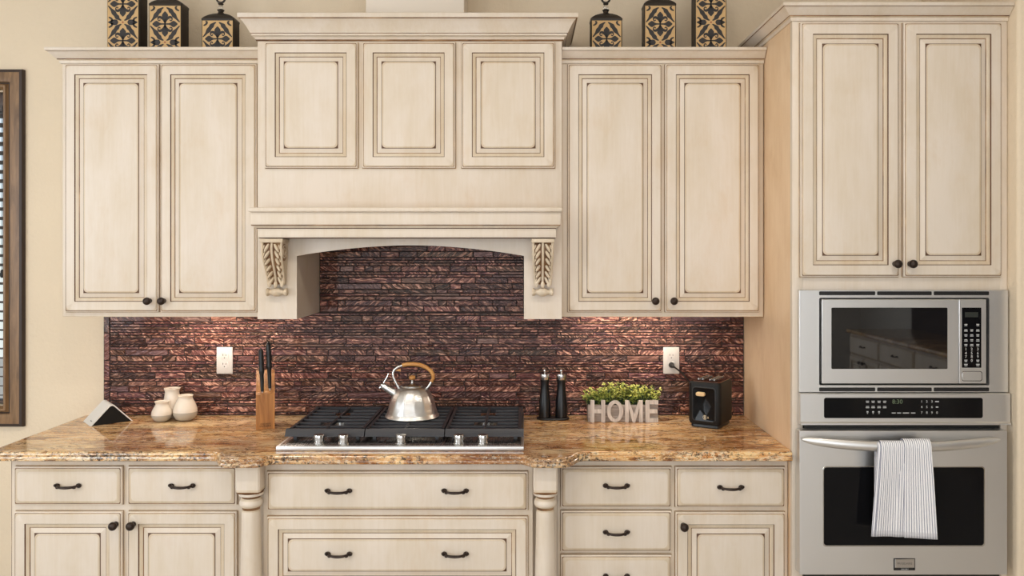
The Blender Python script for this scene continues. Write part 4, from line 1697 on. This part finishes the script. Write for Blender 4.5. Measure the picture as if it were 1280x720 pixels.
def damask(mb, M, W, v0, v1, cell, phase):
    FAT = 1.32
    hw = W / 2
    h2 = cell / 2
    lim = (-hw + .002, hw - .002, v0 + .001, v1 - .001)

    def put(pts, wid):
        wid = wid if isinstance(wid, (list, tuple)) else [wid] * len(pts)
        for run in clip_pts(pts, [x * FAT for x in wid], *lim):
            ribbon(mb, [p for p, _ in run], [w for _, w in run], M)
    k0 = int(math.floor((v0 - phase) / cell)) - 1
    k1 = int(math.ceil((v1 - phase) / cell)) + 1
    for k in range(k0, k1 + 1):
        c = phase + k * cell
        s = hw / .065
        # fleur cross: four pointed lobes
        for dx, dy, ln in ((1, 0, .056), (-1, 0, .056), (0, 1, .056), (0, -1, .056)):
            ln *= s
            q = [(.0, .0022), (.30, .0026), (.42, .0045), (.55, .0088), (.65, .0105), (.76, .0085), (.88, .0040), (.97, .0008)]
            n = [(t * ln, w * s) for t, w in q]
            den = []
            wd_ = []
            for i in range(len(n) - 1):
                for j in range(4):
                    f = j / 4
                    den.append(n[i][0] + (n[i + 1][0] - n[i][0]) * f)
                    wd_.append(n[i][1] + (n[i + 1][1] - n[i][1]) * f)
            put([(dx * a, c + dy * a) for a in den], wd_)
        # curls beside the upright lobes
        for sx_ in (-1, 1):
            for sy_ in (-1, 1):
                pts = bez((sx_ * .002 * s, c + sy_ * .006 * s), (sx_ * .006 * s, c + sy_ * .030 * s), (sx_ * .030 * s, c + sy_ * .036 * s), (sx_ * .030 * s, c + sy_ * .020 * s), 14)
                pts += bez((sx_ * .030 * s, c + sy_ * .020 * s), (sx_ * .029 * s, c + sy_ * .012 * s), (sx_ * .020 * s, c + sy_ * .012 * s), (sx_ * .021 * s, c + sy_ * .019 * s), 8)[1:]
                wid = [.0018 * s + .0026 * s * math.sin(PI * min(1, i / 14)) for i in range(len(pts))]
                put(pts, wid)
                # ogee frame from rosette to the flank
                pts = bez((sx_ * .006 * s, c + sy_ * (h2 - .008)), (sx_ * .026 * s, c + sy_ * (h2 - .014)), (sx_ * .034 * s, c + sy_ * .036 * s), (sx_ * .062 * s, c + sy_ * .008 * s), 20)
                put(pts, [.0016 * s + .0068 * s * abs(math.sin(PI * i / 20)) ** 1.3 * (1 - .35 * math.sin(3 * PI * i / 20) ** 2) for i in range(len(pts))])
                # corner curl
                pts = bez((sx_ * .064 * s, c + sy_ * (h2 - .022 * s)), (sx_ * .044 * s, c + sy_ * (h2 - .020 * s)), (sx_ * .040 * s, c + sy_ * (h2 - .002)), (sx_ * .052 * s, c + sy_ * (h2 - .004)), 14)
                put(pts, [.0016 * s + .0018 * s * math.sin(PI * i / 14) for i in range(len(pts))])
            # side lobes at mid height of the frame
            pts = [(sx_ * (hw - .002 - .044 * s * t / 8), c + h2) for t in range(9)]
            put(pts, [s * .0085 * math.sin(PI * (.25 + .75 * (1 - t / 8) * 1.0)) * (1 if t < 8 else 0) + .0006 for t in range(9)])
        # rosette
        if v0 < c + h2 < v1 - .004:
            n = 12
            vs = [mb.bm.verts.new(M @ Vector((.0042 * s * math.cos(2 * PI * i / n), c + h2 + .0042 * s * math.sin(2 * PI * i / n), .0014))) for i in range(n)]
            mb.face(vs, 3)


def canister(label, X0, d, W, D, H, z0):
    t = thing('decorative_canister', label, 'canister', (X0, -d, z0), 'damask canisters on the cabinet tops')
    mb = MB()
    w, dd = W / 2, D / 2

    def rg(kx_, ky_, z):
        a, b = w * kx_, dd * ky_
        c = .004
        return [(X0 - a + c, -d - b, z), (X0 + a - c, -d - b, z), (X0 + a, -d - b + c, z), (X0 + a, -d + b - c, z), (X0 + a - c, -d + b, z), (X0 - a + c, -d + b, z), (X0 - a, -d + b - c, z), (X0 - a, -d - b + c, z)]
    mb.loft([rg(.98, .97, z0), rg(1, 1, z0 + .004), rg(1, 1, z0 + H - .004), rg(1.02, 1.04, z0 + H - .002), rg(1.02, 1.04, z0 + H + .004), rg(.92, .9, z0 + H + .012), rg(.70, .72, z0 + H + .021), rg(.45, .55, z0 + H + .027), rg(.27, .42, z0 + H + .030)],
            [0, 0, 0, 0, 0, 0, 0, 0], 0, 0)
    mb.build('body', [URN], t)
    mb = MB()
    zz0, zz1 = z0 + .004, z0 + H - .006
    # the decorated faces, a thin inlaid plaque with its pattern
    mb.box(X0 - w + .004, X0 + w - .004, -d - dd - .0012, -d - dd + .001, zz0, zz1, 0)
    Mf = Matrix(((1, 0, 0, X0), (0, 0, -1, -d - dd - .0012), (0, 1, 0, 0), (0, 0, 0, 1)))
    cell = .150
    phase = zz1 - cell * .50
    damask(mb, Mf, W - .008, zz0, zz1, cell, phase)
    mb.build('damask_plaque', [TAN, CHARCOAL, URN, ROSETTE], t, smooth=0, normals=False)
    mb = MB()
    c = (X0, -d, z0 + H - .011)
    mb.lathe([(.021, .028), (.024, .031), (.019, .037), (.013, .043), (.010, .050), (.013, .055), (.015, .058), (.010, .061), (.001, .061)], c, 'Z', 20, 0)
    mb.lathe([(.004, .079), (.010, .081), (.012, .084), (.007, .088), (.004, .091), (.001, .091)], c, 'Z', 16, 0)
    ring = [(X0 + .017 * math.sin(2 * PI * k / 24), -d, z0 + H + .095 - .017 * math.cos(2 * PI * k / 24)) for k in range(24)]
    ring.append(ring[0])
    mb.tube(ring, .0042, 8, 0)
    fin = mb.build('finial', URN, t)
    mb = MB().ball((X0, -d, z0 + H + .059), .0105, 0, 18, 12)
    o = mb.build('glass_bead', CRYSTAL, fin)
    o['label'] = 'clear faceted glass bead'


CZ = 2.4105
dd = .215
canister('tallest damask canister above the wall cabinet nearest the window', mx(159.4, dd), dd, .134, .075, .325, CZ)
canister('medium damask canister between the other two, above the cabinet nearest the window', mx(211.5, dd), dd, .134, .075, .243, CZ)
canister('shortest damask canister, beside the crown of the hood, nearer the window', mx(276.0, dd), dd, .132, .070, .183, CZ)
canister('shortest damask canister right of the hood, beside its crown', mx(757.2, dd), dd, .128, .070, .183, CZ)
canister('medium damask canister right of the hood, between a shorter and a taller one', mx(823.3, dd), dd, .130, .075, .243, CZ)
canister('tallest damask canister right of the hood, nearest the tall oven cabinet', mx(886.0, dd), dd, .130, .075, .325, CZ)

# ------------------------------------------------------------------ light
sc = bpy.context.scene


def area(name, loc, target, sx_, sy_, power, col):
    l = bpy.data.lights.new(name, 'AREA')
    l.shape = 'RECTANGLE'
    l.size, l.size_y = sx_, sy_
    l.energy = power
    l.color = col
    o = bpy.data.objects.new(name, l)
    COL.objects.link(o)
    o.location = loc
    o.rotation_euler = (Vector(target) - Vector(loc)).to_track_quat('-Z', 'Y').to_euler()
    return o


COOL = (.90, .95, 1.0)
area('daylight_side_window', (-3.9, -3.3, 1.75), (.4, -.4, 1.3), 1.5, 1.7, 72, (.85, .925, 1.0))
area('rear_fill_light', (-.4, -6.9, 1.5), (-.2, 0, 1.2), 5.6, 2.5, 148, COOL)  # broad fill light added behind the camera; the rear wall has no window
for i, (x, y) in enumerate(((-2.2, -1.9), (-.9, -1.9), (.1, -1.9), (1.1, -1.9), (-1.5, -3.6), (.8, -3.6))):
    l = bpy.data.lights.new('ceiling_fill_light', 'AREA')  # unseen ceiling lamps, added to brighten the counter from above
    l.shape = 'DISK'
    l.size = .16
    l.energy = 9.5
    l.color = (1.0, .90, .78)
    o = bpy.data.objects.new('ceiling_fill_light', l)
    COL.objects.link(o)
    o.location = (x, y, ZC - .012)
for x in (-1.30, .46):
    area('under_cabinet_strip', (x, -.125, 1.374), (x, -.03, .92), .46, .03, 2.2, (1.0, .84, .68))

w = bpy.data.worlds.new('world')
sc.world = w
w.use_nodes = True
bg = w.node_tree.nodes['Background']
sky = w.node_tree.nodes.new('ShaderNodeTexSky')
sky.sky_type = 'HOSEK_WILKIE'
sky.sun_direction = (.3, -.6, .74)
sky.turbidity = 3.5
mixw = w.node_tree.nodes.new('ShaderNodeMix')
mixw.data_type = 'RGBA'
mixw.inputs[0].default_value = 0.75
mixw.inputs[7].default_value = (0.115, 0.118, 0.112, 1)
w.node_tree.links.new(sky.outputs['Color'], mixw.inputs[6])
w.node_tree.links.new(mixw.outputs[2], bg.inputs['Color'])
bg.inputs['Strength'].default_value = 9.0

# ------------------------------------------------------------------ camera
cam = bpy.data.cameras.new('camera')
cam.sensor_fit = 'HORIZONTAL'
cam.sensor_width = 36
cam.lens = 36 * F / 1280
cam.shift_x = (640 - CX) / 1280
cam.shift_y = -(360 - CY) / 1280
cam.clip_start = .05
co = bpy.data.objects.new('camera', cam)
COL.objects.link(co)
co.location = (0, -DIST, EYE)
co.rotation_euler = (PI / 2, 0, 0)
sc.camera = co

vs = sc.view_settings
vs.view_transform = 'Standard'
vs.look = 'None'
vs.gamma = 1.0
vs.use_curve_mapping = False
vs.exposure = -0.46
sc.cycles.use_denoising = True
sc.cycles.max_bounces = 8
sc.cycles.diffuse_bounces = 5
sc.cycles.caustics_reflective = False
sc.cycles.caustics_refractive = False
